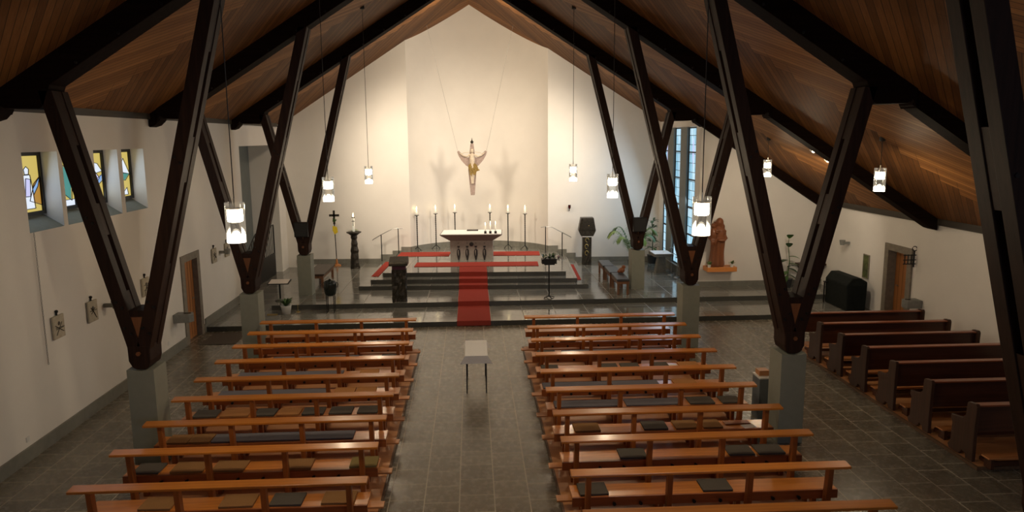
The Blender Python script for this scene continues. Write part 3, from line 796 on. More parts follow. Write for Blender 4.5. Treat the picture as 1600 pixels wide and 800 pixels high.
for i, (x, y) in enumerate(((.44, 25.25), (.61, 25.24), (.79, 25.22))):
    t = thing('altar_candle', 'lit candle in square black holder on the altar, ' + ['closest to the altar middle', 'middle of the three', 'at the altar end'][i], 'candle', (x, y, AT + .010), 0, 'three candles on the altar')
    b = B(); box(b, -.042, .042, -.042, .042, 0, .085); obj('holder', b, 'iron', t, bev=.005)
    b = B(); candle(b, .024, [.20, .235, .235][i], .086); obj('wax', b, 'wax', t, smooth=True)
    b = B(); flame(b, .086 + [.20, .235, .235][i] + .004, 1.1); obj('flame', b, 'flame', t, smooth=True)
b = B(); box(b, -.20, .20, -.13, .13, 0, .025); tag(obj('missal_book', b, 'bolt', None, (0, 26.15, AT + .010), CH), 'thin dark book lying flat at the back of the altar', 'book')
# tall candlesticks
def candlestick(x, y, lab, g):
    h = 1.37
    t = thing('tall_candlestick', lab, 'candlestick', (x, y, ZC), random.uniform(0, 1), g)
    b = B()
    for k in range(3):
        a = 2 * PI * k / 3
        tube(b, [(0, 0, .16), (.09 * math.cos(a), .09 * math.sin(a), .10), (.16 * math.cos(a), .16 * math.sin(a), .012), (.19 * math.cos(a), .19 * math.sin(a), .03)], .013, 6)
    obj('tripod_foot', b, 'iron', t)
    b = B()                                   # twisted bar
    N = 40; rings = []
    for i in range(N + 1):
        z = .14 + (h - .16) * i / N; a0 = i * .62
        rings.append([b.verts.new((.024 * math.cos(a0 + k * PI / 2), .024 * math.sin(a0 + k * PI / 2), z)) for k in range(4)])
    for A, C in zip(rings, rings[1:]):
        for k in range(4): b.faces.new((A[k], A[(k + 1) % 4], C[(k + 1) % 4], C[k]))
    b.faces.new(rings[0][::-1]); b.faces.new(rings[-1]); obj('twisted_shaft', b, 'iron', t)
    b = B(); lathe(b, [(.02, h - .03), (.05, h - .01), (.085, h), (.088, h + .012)], seg=16); obj('drip_tray', b, 'bronze', t)
    b = B(); candle(b, .036, .17, h + .012); obj('wax', b, 'wax', t, smooth=True)
    b = B(); flame(b, h + .19, 1.5); obj('flame', b, 'flame', t, smooth=True)
for i, (x, y) in enumerate(((-2.09, 27.75), (-1.41, 28.25), (-.68, 28.55), (.68, 28.45), (1.36, 28.05), (1.99, 27.72))):
    candlestick(x, y, 'tall twisted iron candlestick behind altar, %s' % ['end of the row towards the paschal candle', 'second from the paschal candle', 'just behind the altar on the paschal candle side', 'just behind the altar on the tabernacle side', 'second from the tabernacle', 'end of the row towards the tabernacle'][i], 'six tall candlesticks behind the altar')
# hanging crucifix
def cross():
    y0 = 27.45
    t = thing('hanging_crucifix', 'rose and gold crucifix with curved arms hanging above the altar', 'crucifix', (.03, y0, 2.81))
    b = B(); prism(b, [(-.075, 0), (.075, 0), (.155, .93), (.14, 1.12), (.09, 1.60), (.055, 1.90), (-.055, 1.90), (-.09, 1.60), (-.14, 1.12), (-.155, .93)], 'y', 0, .05); obj('upright', b, 'crossw', t, bev=.01)
    for s in (-1, 1):
        out = [(.10, 1.02), (.24, 1.10), (.40, 1.28), (.50, 1.45), (.555, 1.60), (.49, 1.64), (.40, 1.55), (.29, 1.44), (.18, 1.38), (.10, 1.40)]
        b = B(); prism(b, [(s * x, z) for x, z in out], 'y', .005, .045); obj('curved_arm', b, 'crossw', t, bev=.008)
    b = B(); tube(b, [(-.42, -.01, 1.52), (-.28, -.012, 1.57), (-.10, -.013, 1.585), (.10, -.013, 1.585), (.28, -.012, 1.57), (.42, -.01, 1.50)], .012, 6); obj('arc_band', b, 'figure', t)
    b = B()                                   # figure
    ball(b, (0, -.05, 1.63), .062, 1, .9, 1.25, 14); tube(b, [(0, -.03, 1.56), (0, -.03, 1.48), (0, -.035, 1.30), (0, -.035, 1.12), (.005, -.035, 1.0)], [.03, .085, .10, .085, .09], 12)
    for s in (-1, 1):
        tube(b, [(s * .07, -.03, 1.50), (s * .20, -.03, 1.42), (s * .34, -.03, 1.46), (s * .46, -.025, 1.56)], [.04, .032, .026, .02], 8)
        tube(b, [(s * .045, -.035, 1.0), (s * .045, -.06, .80), (s * .025, -.035, .52), (s * .02, -.045, .42)], [.06, .05, .032, .028], 8)
    o = obj('figure', b, 'figure', t, smooth=True)
    md = o.modifiers.new('r', 'REMESH'); md.mode = 'VOXEL'; md.voxel_size = .012; md.use_smooth_shade = True
    b = B(); random.seed(3)
    for i in range(26):
        x = random.uniform(-.12, .12); z = random.uniform(.80, 1.10); 
        prism(b, [(x, z + .10), (x + .045, z), (x + .01, z - .12), (x - .04, z)], 'y', -.10 - .02 * random.random(), -.085)
    prism(b, [(-.14, 1.14), (.16, 1.14), (.22, .98), (.28, .92), (.16, .88), (.12, .78), (-.10, .74), (-.12, .95)], 'y', -.085, -.02)
    obj('gilded_cloth', b, 'gold', t)
    b = B(); lathe(b, [(.03, 1.90), (.055, 1.93), (.06, 1.97), (.025, 2.0), (.012, 2.05), (.006, 2.10)], (0, .025, 0), 10); obj('finial', b, 'bronze', t)
    for s in (-1, 1):
        b = B(); tube(b, [(s * .53, .025, 1.62), (s * 1.55, .0, cz(1.55) - 2.81 - .0)], .004, 5); obj('hanging_wire', b, 'steel', t)
cross()

# carved lectern (ambo)
t = thing('lectern', 'carved dark bronze lectern with purple band and flat reading desk', 'lectern', (-2.13, 20.98, Z2), 0)
b = B(); box(b, -.20, .20, -.15, .15, 0, .94)
bmesh.ops.subdivide_edges(b, edges=b.edges[:], cuts=9, use_grid_fill=True); random.seed(5)
for v in b.verts:
    if .02 < v.co.z < .92: v.co += Vector((random.uniform(-.014, .014), random.uniform(-.018, .018), 0))
obj('carved_shaft', b, 'bronze', t)
b = B(); box(b, -.19, .19, -.14, .14, .941, 1.06); obj('purple_band', b, 'purple', t)
b = B(); prism(b, [(-.27, 1.06), (.22, 1.06), (.22, 1.26), (.14, 1.285), (-.25, 1.17), (-.27, 1.13)], 'x', -.265, .265); obj('reading_desk', b, 'bronze', t, bev=.012)
b = B(); tube(b, [(-.10, .1, 1.26), (-.06, .14, 1.33), (.03, .12, 1.42)], .006, 6); obj('microphone', b, 'iron', t)
# flower stand
def leafquad(b, p, d, L, w, droop=.3, mi=0, n=4):
    p = Vector(p); d = Vector(d).normalized(); s = d.cross(Vector((0, 0, 1)))
    s = s.normalized() if s.length > 1e-3 else Vector((1, 0, 0))
    prev = None
    for i in range(n + 1):
        f = i / n; c = p + d * L * f + Vector((0, 0, -droop * L * f * f)); ww = w * math.sin(PI * (.08 + .90 * f)) + .001
        a, e2 = b.verts.new(c - s * ww), b.verts.new(c + s * ww)
        if prev: b.faces.new((prev[0], a, e2, prev[1])).material_index = mi
        prev = (a, e2)
def bush(name, parent, c, n, L, w, mats, up=.6, spread=1., seed=1, droop=.4):
    random.seed(seed); b = B()
    for i in range(n):
        a = random.uniform(0, 2 * PI); e3 = random.uniform(.1, 1) * spread
        leafquad(b, (c[0] + .03 * math.cos(a), c[1] + .03 * math.sin(a), c[2] + random.uniform(0, .05)), (math.cos(a) * e3, math.sin(a) * e3, up * random.uniform(.5, 1.4)), L * random.uniform(.6, 1.1), w, droop, random.randrange(len(mats)))
    return obj(name, b, mats, parent)
t = thing('flower_stand', 'black iron stand holding a dark trough of leafy white-flecked plants', 'plant stand', (2.20, 20.98, Z2))
b = B()
for a in (0, PI / 2, PI, 1.5 * PI): tube(b, [(0, 0, .06), (.17 * math.cos(a + .4), .17 * math.sin(a + .4), .015)], .014, 6)
obj('foot', b, 'iron', t)
b = B(); tube(b, [(0, 0, .03), (0, 0, 1.0)], .02, 8); obj('pole', b, 'iron', t)
b = B()
prism(b, [(-.15, 1.0), (.15, 1.0), (.17, 1.17), (-.17, 1.17)], 'y', -.15, .15)
for z in (1.05, 1.10, 1.15): box(b, -.215, .215, -.155, .155, z - .02, z + .012)
obj('trough', b, 'iron', t)
for k, x in enumerate((-.12, 0, .12)): bush('foliage', t, (x, 0, 1.16), 22, .24, .022, ['leafd', 'leaf', 'pot_w'], .7, 1., 20 + k)
# tabernacle
t = chthing('tabernacle', 'dark bronze tabernacle box with sloping sides on a patterned column', 'tabernacle', 4.18, 26.60, Z2)
b = B(); box(b, -.16, .16, -.16, .16, 0, 1.04); bmesh.ops.subdivide_edges(b, edges=b.edges[:], cuts=9, use_grid_fill=True); random.seed(9)
for v in b.verts:
    if .02 < v.co.z < 1.02: v.co += Vector((0, random.uniform(-.012, .012), 0))
obj('column', b, 'bronze', t)
random.seed(4)
for k in range(3):
    b = B(); cx_, cz_ = random.uniform(-.03, .03), .45 + .24 * k
    tube(b, [(cx_ + .07 * math.cos(a) * (1 - .25 * a / 5), -.172, cz_ + .08 * math.sin(a)) for a in [j * .7 for j in range(8)]], .010, 6); obj('metal_scroll', b, 'brass', t, label='gilt curl')
b = B(); box(b, -.17, .17, -.20, .2, 1.041, 1.065); obj('cloth_strip', b, 'cloth', t)
b = B(); prism(b, [(-.22, 1.066), (.22, 1.066), (.315, 1.27), (.23, 1.74), (-.23, 1.74), (-.315, 1.27)], 'y', -.2, .2); obj('shrine_box', b, 'bronze', t, bev=.015)
b = B(); prism(b, [(-.20, 1.30), (.24, 1.30), (.20, 1.68), (-.16, 1.68)], 'y', -.225, -.201); obj('shrine_door', b, 'bronze', t, bev=.006)
b = B(); ball(b, (.05, -.235, 1.46), .018); obj('door_knob', b, 'brass', t)
# paschal candle
t = thing('paschal_candlestick', 'stout carved bronze column carrying the thick decorated Easter candle', 'candlestick', (-4.28, 26.62, Z2))
b = B()
lathe(b, [(.17, 0), (.165, .05), (.15, .12), (.158, .2), (.138, .3), (.15, .42), (.13, .55), (.142, .66), (.115, .8), (.128, .9), (.10, 1.05), (.12, 1.12), (.11, 1.2), (.20, 1.27), (.27, 1.31), (.27, 1.33), (.16, 1.345)], seg=12)
random.seed(2)
for v in b.verts:
    if .05 < v.co.z < 1.2: v.co.x *= random.uniform(.9, 1.1); v.co.y *= random.uniform(.9, 1.1)
obj('carved_column', b, 'bronze', t)
b = B(); candle(b, .045, .50, 1.345); obj('wax', b, 'wax', t, smooth=True)
b = B(); tube(b, [(0, -.05, 1.55), (0, -.05, 1.80)], .012, 6); tube(b, [(-.05, -.05, 1.72), (.05, -.05, 1.72)], .012, 6); lathe(b, [(.05, 1.83), (.052, 1.87)], seg=14); obj('wax_cross', b, 'bronze', t)
b = B(); flame(b, 1.35 + .50, 1.8); obj('flame', b, 'flame', t, smooth=True)
bush('leaf_wreath', t, (0, 0, 1.34), 26, .26, .02, ['leaf', 'leaf2', 'leafd'], .12, 1., 31, .2)
# processional cross
t = thing('processional_cross', 'dark processional cross on a thin pole with yellow and green sprig', 'cross', (-5.04, 27.2, Z2))
b = B(); lathe(b, [(.16, 0), (.15, .04), (.05, .08), (.03, .22), (.018, .26)], seg=16); obj('base', b, 'shelf', t)
b = B(); tube(b, [(0, 0, .2), (-.03, 0, 1.62)], .016, 8); obj('pole', b, 'iron', t)
b = B(); box(b, -.06, .01, -.03, .01, 1.55, 2.06); box(b, -.20, .16, -.03, .01, 1.84, 1.92); obj('crosspiece', b, 'bronze', t)
bush('sprig', t, (-.02, -.03, 1.62), 18, .20, .02, ['leaf', 'leafd'], .8, .5, 41)
b = B(); prism(b, [(-.08, 1.50), (.07, 1.46), (.10, 1.26), (-.02, 1.18), (-.09, 1.34)], 'y', -.07, -.045); obj('yellow_bow', b, flat('yellow_ribbon', (.75, .55, .02), .7), t)
# left wooden bench
t = thing('plain_bench', 'dark-topped wooden bench without back beside the chancel pier', 'bench', (-4.98, 24.0, Z2))
b = B(); box(b, -.29, .29, -.95, .95, .40, .45); obj('seat', b, 'darktop', t, bev=.006)
b = B(); box(b, -.25, .25, -.90, -.87, .30, .399); box(b, -.25, .25, .87, .90, .30, .399); box(b, .22, .25, -.87, .87, .30, .399); box(b, -.25, -.22, -.87, .87, .30, .399); obj('apron', b, 'stoolwood', t)
for x in (-.24, .18):
    for y in (-.88, .80):
        b = B(); box(b, x, x + .07, y, y + .08, 0, .30); obj('leg', b, 'stoolwood', t)
# leather stools
for k, (y, lab) in enumerate(((21.75, 'closest to the front edge of the chancel'), (22.95, 'in the middle of the row'), (24.15, 'farthest back, near the tabernacle'))):
    L = .56
    t = thing('leather_stool', 'brown wooden stool with black leather pad, ' + lab, 'stool', (4.45 + .0 * k, y, Z2), -.03, 'row of three leather stools beside the chancel pier')
    b = B(); box(b, -.19, .19, -L, L, .40, .47); bmesh.ops.subdivide_edges(b, edges=[e4 for e4 in b.edges if abs(e4.verts[0].co.y - e4.verts[1].co.y) > .2], cuts=1)
    obj('seat_pad', b, 'leather', t, bev=.02)
    b = B(); box(b, -.18, .18, -L + .02, L - .02, .32, .399); obj('seat_frame', b, 'stoolwood', t)
    for x in (-.17, .11):
        for yy in (-L + .03, L - .09):
            b = B(); box(b, x, x + .06, yy, yy + .06, 0, .319); obj('leg', b, 'stoolwood', t)
b = B(); ball(b, (0, 0, .09), .11, .9, .8, .82); ball(b, (.06, 0, .19), .06); ball(b, (-.08, -.02, .06), .06); tag(obj('wooden_carving', b, 'statue', None, (4.58, 22.18, Z2 + .474), 0, True), 'small lumpy brown carving standing on a leather stool', 'carving')
# palm behind pier
def frond(b, base, az, L, h, w, n=16, mi=0, seed=0):
    r = random.Random(seed); pts = []
    for i in range(n + 1):
        f = i / n; pts.append(Vector((base[0] + math.cos(az) * L * f, base[1] + math.sin(az) * L * f, base[2] + h * math.sin(PI * .62 * f) * 1.15 - .25 * h * f ** 3)))
    tube(b, pts, [.010 * (1 - .7 * i / n) for i in range(n + 1)], 5, mi)
    s = Vector((-math.sin(az), math.cos(az), 0))
    for i in range(3, n):
        d = (pts[min(i + 1, n)] - pts[i]).normalized()
        for sg in (-1, 1):
            leafquad(b, pts[i], d * .7 + s * sg * .8 + Vector((0, 0, .1)), w * math.sin(PI * (.15 + .75 * i / n)), .026, .5, mi, 3)
t = thing('potted_palm', 'green palm with arching fronds behind the chancel pier', 'plant', (5.75, 25.9, Z2))
b = B(); lathe(b, [(.15, 0), (.19, .26), (.20, .28)], seg=16); obj('pot', b, 'pot_d', t)
b = B()
for k, (az, L, h) in enumerate(((PI, .85, .95), (PI + .5, .75, .80), (PI - .45, .7, 1.05), (0.1, .8, 1.0), (.6, .7, .9), (-.5, .75, .85), (-1.5, .5, 1.0), (1.5, .45, 1.1), (PI + 1.1, .6, .7), (-1.0, .65, .75))):
    frond(b, (0, 0, .25), az, L * 1.08, h * 1.08, .38, 18, (k % 3) // 2, k)
obj('fronds', b, ['leaf2', 'leaf'], t)
t = thing('rubber_plant', 'tall dark leafy plant in the corner beside the tall windows', 'plant', (6.62, 26.6, Z2))
b = B(); lathe(b, [(.14, 0), (.18, .3), (.19, .32)], seg=16); obj('pot', b, 'pot_d', t)
b = B(); tube(b, [(0, 0, .3), (.02, 0, .9), (-.03, .02, 1.5)], [.02, .016, .01], 6); obj('stem', b, 'leafd', t)
for k in range(5): bush('foliage', t, (0, 0, .55 + .25 * k), 9, .36, .055, ['leafd', 'leaf'], .3, 1., 60 + k, .5)
# slanted stone side table
t = thing('credence_table', 'small grey stone table with a white cloth beside the tall windows', 'table', (6.47, 24.75, Z2))
b = B(); prism(b, [(-.20, 0), (.16, 0), (.12, .60), (-.10, .60)], 'y', -.14, .14); obj('pedestal', b, 'grave_stone', t)
b = B(); box(b, -.33, .33, -.42, .42, .601, .69); obj('top', b, 'grave_stone', t)
b = B(); box(b, -.31, .30, -.40, .40, .691, .70); tag(obj('table_cloth', b, 'cloth', None, (6.47, 24.75, Z2)), 'white cloth on the small stone table by the tall windows', 'cloth')
b = B(); lathe(b, [(.02, 0), (.025, .05), (.008, .07), (.006, .11)], seg=10); tag(obj('glass_cruet', b, 'glass', None, (6.55, 24.7, Z2 + .7001)), 'small clear glass cruet on the white-clothed stone table', 'cruet')
for i, (x, y) in enumerate(((6.70, 24.22), (6.76, 23.72))):
    t = thing('brass_candle_stand', 'thin metal stand with saucer-shaped top by the tall windows, ' + ['next to the stone table', 'next to the timber column'][i], 'stand', (x, y, Z2), 0, 'two thin metal stands')
    b = B(); lathe(b, [(.12, 0), (.11, .015), (.02, .03)], seg=16); obj('foot', b, 'steel', t)
    b = B(); tube(b, [(0, 0, .02), (0, 0, .9 if i == 0 else .66)], .010, 8); obj('pole', b, 'steel', t)
    b = B(); zz = .9 if i == 0 else .66; lathe(b, [(.01, zz - .01), (.05, zz), (.075, zz + .03)], seg=16); obj('saucer', b, 'steel', t)
# hand rails
def handrail(pts, posts, lab):
    x, y, z = posts[0]
    t = thing('handrail', lab, 'handrail', (x, y, z))
    b = B(); tube(b, [(p[0] - x, p[1] - y, p[2] - z) for p in pts], .014, 8); obj('top_rail', b, 'steel', t)
    for (px, py, pz), zt in zip(posts, POSTT):
        b = B(); tube(b, [(px - x, py - y, pz - z), (px - x, py - y, zt - z)], .017, 8); obj('post', b, 'iron', t)
POSTT = (1.385, 1.615)
handrail([(-3.74, 27.52, 1.16), (-3.70, 27.40, 1.21), (-3.39, 27.3, 1.395), (-2.98, 27.3, 1.60), (-2.76, 27.3, 1.625), (-2.58, 27.3, 1.625)], [(-3.39, 27.3, ZA), (-2.76, 27.3, ZC)], 'thin metal handrail with two posts by the steps next to the paschal candle')
POSTT = (1.42, 1.645)
handrail([(3.68, 27.16, 1.20), (3.63, 27.0, 1.25), (3.31, 26.9, 1.43), (2.95, 26.9, 1.62), (2.69, 26.9, 1.655), (2.52, 26.9, 1.63)], [(3.31, 26.9, ZA), (2.69, 26.9, ZC)], 'thin metal handrail with two posts by the steps next to the tabernacle')
bush_t = thing('flower_pot', 'small dark red potted plant on the altar step under the handrail', 'plant', (3.02, 25.6, ZB))
b = B(); lathe(b, [(.06, 0), (.08, .10)], seg=12); obj('pot', b, 'pot_d', bush_t); bush('foliage', bush_t, (0, 0, .09), 16, .17, .02, ['purple', 'leafd'], .6, 1., 77)
# sanctuary lamp on the back wall
x, y = 3.62, chp(3.62, 5.1)[1] - .0
t = thing('sanctuary_lamp', 'small dark red wall lamp above the tabernacle area', 'wall lamp', (x, y, 2.22))
b = B(); lathe(b, [(.03, .05), (.05, .1), (.05, .2)], (0, -.10, 0), 12); obj('red_glass', b, flat('dark_red_glass', (.05, .004, .004), .2), t)
b = B(); tube(b, [(0, .0, -.03), (0, -.05, 0), (0, -.10, .05)], .014, 6); obj('bracket', b, 'iron', t)

# music stand, pot plant, holy water bucket near the lower step
t = thing('music_stand', 'black music stand with an open white booklet, beside the white flowerpot', 'stand', (-5.62, 21.3, Z2))
b = B(); tube(b, [(0, 0, 0), (0, 0, .50)], .026, 8); obj('pole', b, 'iron', t)
b = B(); lathe(b, [(.16, 0.0), (.15, .02), (.03, .03)], seg=14); obj('foot', b, 'iron', t)
b = B(); prism(b, [(-.20, .52), (.20, .58), (.20, .60), (-.20, .54)], 'x', -.30, .30); obj('desk', b, 'iron', t)
b = B(); prism(b, [(-.18, .545), (.18, .60), (.18, .608), (-.18, .553)], 'x', -.27, .27); tag(obj('open_booklet', b, 'paper', None, (-5.62, 21.3, Z2)), 'open white booklet lying on the black music stand', 'booklet')
t = thing('potted_plant', 'dark green leafy plant in a white pot on the lower step', 'plant', (-5.20, 20.25, Z1))
b = B(); lathe(b, [(.11, 0), (.145, .22), (.15, .24), (.13, .24), (.12, .20)], seg=18); obj('pot', b, 'pot_w', t, smooth=True)
bush('foliage', t, (0, 0, .2), 40, .38, .035, ['leafd', 'leaf'], 1.0, .8, 51)
t = thing('small_candle_holder', 'small brass spike stand on the lower step beside the white flowerpot', 'candle holder', (-4.93, 20.45, Z1))
b = B(); lathe(b, [(.06, 0), (.055, .012), (.008, .02), (.008, .20), (.004, .22)], seg=12); obj('spike', b, 'brass', t)
b = B(); box(b, -.14, .14, -.05, .05, 0, .02); tag(obj('brass_tray', b, 'brass', None, (-5.56, 20.15, Z1), .05), 'narrow brass tray lying on the lower step near the white flowerpot', 'tray')
t = thing('holy_water_vat', 'glossy black round vat on four thin legs at the chancel edge', 'vat', (-3.98, 20.32, Z1))
b = B(); lathe(b, [(.08, .47), (.15, .52), (.175, .65), (.175, .80), (.165, .86), (.14, .88), (.15, .895), (.05, .92), (.02, .95)], seg=20); obj('vessel', b, 'dark_lacquer', t, smooth=True)
for k in range(4):
    a = PI / 4 + k * PI / 2; b = B(); tube(b, [(.14 * math.cos(a), .14 * math.sin(a), 0), (.14 * math.cos(a), .14 * math.sin(a), .54)], .013, 6); obj('leg', b, 'iron', t)
b = B(); tube(b, [(-.19, 0, .70), (-.22, 0, .80), (-.17, 0, .86)], .012, 6); tube(b, [(.19, 0, .70), (.22, 0, .80), (.17, 0, .86)], .012, 6); obj('handles', b, 'iron', t)

# stair railing in the recess
t = thing('stair_railing', 'black iron stair railing in the recess of the side wall', 'railing', (-7.10, 23.4, Z1))
b = B(); tube(b, [(0, 0, 1.30), (0, .9, 1.72), (0, 3.1, 1.78)], .022, 6); obj('top_rail', b, 'iron', t)
for i in range(16):
    y = .05 + i * .2; zt = 1.30 + min(y, .9) / .9 * .42 + max(0, y - .9) * .027
    b = B(); tube(b, [(0, y, .76), (0, y, zt)], .012, 6); obj('baluster', b, 'iron', t)
b = B(); box(b, -.02, .02, 0, 3.1, 0, .78); obj('stair_side', b, 'iron', t)
b = B(); tube(b, [(0, 3.1, 0), (0, 3.1, 1.78)], .025, 6); tube(b, [(0, 0, 0), (0, 0, 1.32)], .025, 6); obj('end_posts', b, 'iron', t)

# white clothed table in the aisle
t = thing('small_table', 'small table on thin black legs standing in the middle aisle', 'table', (.03, 14.27, 0))
b = B(); box(b, -.205, .205, -.545, .545, .735, .755); obj('top', b, 'bench_dark', t)
for x in (-.188, .188):
    for y in (-.52, .52):
        b = B(); box(b, x - .012, x + .012, y - .012, y + .012, 0, .734); obj('leg', b, 'iron', t)
b = B()                                        # cloth with four hanging flaps and pointed corners
def q(*p): b.faces.new([b.verts.new(v) for v in p])
X, Y, Z, D = .218, .560, .760, .15
q((-X, -Y, Z), (X, -Y, Z), (X, Y, Z), (-X, Y, Z))
for u in (-1, 1): q((-X, u * Y, Z), (-X + .02, u * (Y + .018), Z - D), (X - .02, u * (Y + .018), Z - D), (X, u * Y, Z))
for s in (-1, 1):
    q((s * X, -Y, Z), (s * X, Y, Z), (s * (X + .015), Y - .10, Z - D), (s * (X + .015), -Y + .10, Z - D))
    for u in (-1, 1):
        tip = (s * (X + .095), u * (Y + .01), Z - D - .01); top = (s * X, u * Y, Z)
        q(top, (s * (X + .015), u * (Y - .10), Z - D), tip); q(top, tip, (s * (X - .02), u * (Y + .018), Z - D))
bmesh.ops.remove_doubles(b, verts=b.verts, dist=1e-4)
o = obj('table_cloth', b, 'cloth', None, (.03, 14.27, 0)); o.modifiers.new('s', 'SOLIDIFY').thickness = .004
tag(o, 'white cloth with pointed corners over the small table in the aisle', 'cloth')

# statue on shelf
SX, SY, SZ = 7.50, 21.98, .945
t = thing('wall_shelf', 'thick orange wooden shelf on the wall under the carved statue', 'shelf', (SX + .10, 22.0, .80))
b = B(); box(b, -.46, .46, -.24, .199, 0, .14); obj('board', b, 'shelf', t, bev=.006)
def statue():
    b = B(); N = 36
    secs = [(0, .235, .18), (.05, .24, .185), (.25, .215, .17), (.50, .20, .165), (.72, .205, .165), (.90, .23, .175), (1.04, .25, .175), (1.14, .225, .16), (1.20, .15, .12), (1.25, .09, .09)]
    rings = []
    for z, rx, ry in secs:
        rr = []
        for k in range(N):
            a = 2 * PI * k / N
            m = 1 + (.07 * math.sin(a * 7 + z * 2) + .04 * math.sin(a * 12 - z * 5)) * (1 if z < .8 else .35)
            rr.append(b.verts.new((rx * m * math.cos(a) + .02 * math.sin(z * 2.4), ry * m * math.sin(a), z)))
        rings.append(rr)
    for A, C in zip(rings, rings[1:]):
        for k in range(N): b.faces.new((A[k], A[(k + 1) % N], C[(k + 1) % N], C[k]))
    b.faces.new(rings[0][::-1]); b.faces.new(rings[-1])
    ball(b, (.05, -.03, 1.36), .095, .9, .95, 1.2, 18); ball(b, (.06, .0, 1.35), .125, .95, .9, 1.2, 18)   # face and veil
    ball(b, (.05, -.125, 1.35), .02, .8, 1, 1.3, 8)
    tube(b, [(.06, .03, 1.36), (.14, .02, 1.22), (.17, 0, 1.0)], [.10, .09, .05], 10); tube(b, [(-.02, .03, 1.36), (-.05, .03, 1.22), (-.12, .02, 1.05)], [.09, .08, .05], 10)
    tube(b, [(.20, -.02, 1.10), (.235, -.08, .88), (.16, -.19, .82), (.02, -.20, .84)], [.075, .07, .055, .04], 10)   # arms
    tube(b, [(-.19, -.02, 1.10), (-.235, -.08, .90), (-.20, -.18, .84), (-.06, -.21, .82)], [.075, .075, .06, .042], 10)
    for k in range(4): tube(b, [(.02 - .02 * k, -.205, .855 - .02 * k), (-.06 - .01 * k, -.225, .85 - .02 * k), (-.10, -.215, .845 - .02 * k)], .011, 6)
    tube(b, [(-.15, -.12, .86), (-.16, -.13, 1.0), (-.15, -.10, 1.16)], [.095, .10, .06], 12)     # child
    ball(b, (-.15, -.10, 1.26), .075, .95, .95, 1.12, 14); ball(b, (-.15, -.175, 1.255), .014, 1, 1, 1.2, 8)
    tube(b, [(-.10, -.16, 1.10), (-.04, -.20, 1.06), (.02, -.17, 1.10)], [.035, .028, .022], 8)
    tube(b, [(-.14, -.16, .88), (-.10, -.24, .80), (-.10, -.23, .68)], [.05, .042, .03], 8); tube(b, [(-.19, -.14, .88), (-.19, -.22, .78), (-.17, -.22, .66)], [.05, .042, .03], 8)
    o = obj('carved_statue', b, 'statue', None, (SX - .02, SY, SZ), -.12, True)
    o.scale = (1, 1, 1.0)
    md = o.modifiers.new('r', 'REMESH'); md.mode = 'VOXEL'; md.voxel_size = .014; md.use_smooth_shade = True
    tag(o, 'carved brown wooden statue of a robed woman holding a child', 'statue')
statue()
for i, x in enumerate((7.20, 7.90)):
    t = thing('flower_pot', 'tiny white pot of yellow-green flowers on the statue shelf, ' + ['beside the timber column', 'at its free end'][i], 'flowers', (x, 21.80, .9405), 0, 'two tiny pots on the statue shelf')
    b = B(); lathe(b, [(.04, 0), (.055, .08)], seg=12); obj('pot', b, 'pot_w', t)
    bush('flowers', t, (0, 0, .08), 22, .13, .022, ['leaf2', 'leaf'], .8, 1., 90 + i)
# plant and shelf to the right of it
t = thing('tall_houseplant', 'tall sparse plant with big drooping leaves beside the wall shelf', 'plant', (9.70, 21.9, Z2))
b = B(); lathe(b, [(.13, 0), (.17, .26)], seg=14); obj('pot', b, 'pot_d', t)
b = B(); tube(b, [(0, 0, .2), (.05, 0, .8), (-.02, -.02, 1.3), (.0, 0, 1.55)], [.018, .014, .010, .006], 6); obj('stem', b, 'leaf', t)
b = B()
for k, (z, dx, dz, L) in enumerate(((1.52, -.05, .5, .34), (1.25, -.1, .9, .30), (.95, .5, .2, .36), (.85, -.5, .2, .34), (.72, .6, .25, .36), (.6, .3, .0, .34), (.5, -.5, -.05, .34), (.40, .5, -.1, .4), (.35, -.4, -.2, .40), (.62, .1, .3, .30))):
    leafquad(b, (.0, -.03, z), (dx, -.25, dz), L, .105, .5, k % 2, 5)
obj('leaves', b, ['leaf', 'leafd'], t)
t = thing('wall_shelf', 'dark brown narrow shelf on the white wall behind the timber column', 'shelf', (10.48, 22.0, .78))
b = B(); prism(b, [(-.42, .14), (.42, .14), (.42, .20), (-.42, .20)], 'y', -.15, .199); prism(b, [(-.38, .139), (.38, .139), (.30, .02), (-.30, .02)], 'y', .0, .199); obj('board', b, 'pewend', t)
# covered instrument
t = thing('covered_instrument', 'keyboard instrument hidden under a black cloth cover near the wall', 'instrument', (10.44, 19.75, Z1), 0)
prof = [(-.27, .0), (.27, .0), (.28, .70), (.30, .80), (.10, .92), (-.14, .92), (-.29, .72)]
b = B(); prism(b, [(p[0], p[1]) for p in prof], 'y', -.62, .62)
for v in b.verts:
    v.co.y += .015 * math.sin(v.co.z * 17)
obj('cloth_cover', b, 'black', t, bev=.03)
b = B(); box(b, -.37, -.34, .50, .53, 0, .60); box(b, -.37, -.27, .46, .57, .60, .63); obj('bench_support', b, 'iron', t)
b = B(); box(b, 0, .012, -.13, .13, 0, .62); 
t2 = thing('framed_picture', 'narrow upright dark green picture on the wall by the covered instrument', 'picture', (XR - .03, 19.6, .98))
obj('picture_print', b, flat('green_print', (.08, .10, .03), .5, .7, 7), t2)
b = B(); box(b, -.006, .02, -.155, -.13, -.025, .645); box(b, -.006, .02, .13, .155, -.025, .645); box(b, -.006, .02, -.13, .13, -.025, 0); box(b, -.006, .02, -.13, .13, .62, .645); obj('picture_frame', b, 'frame_stone', t2)
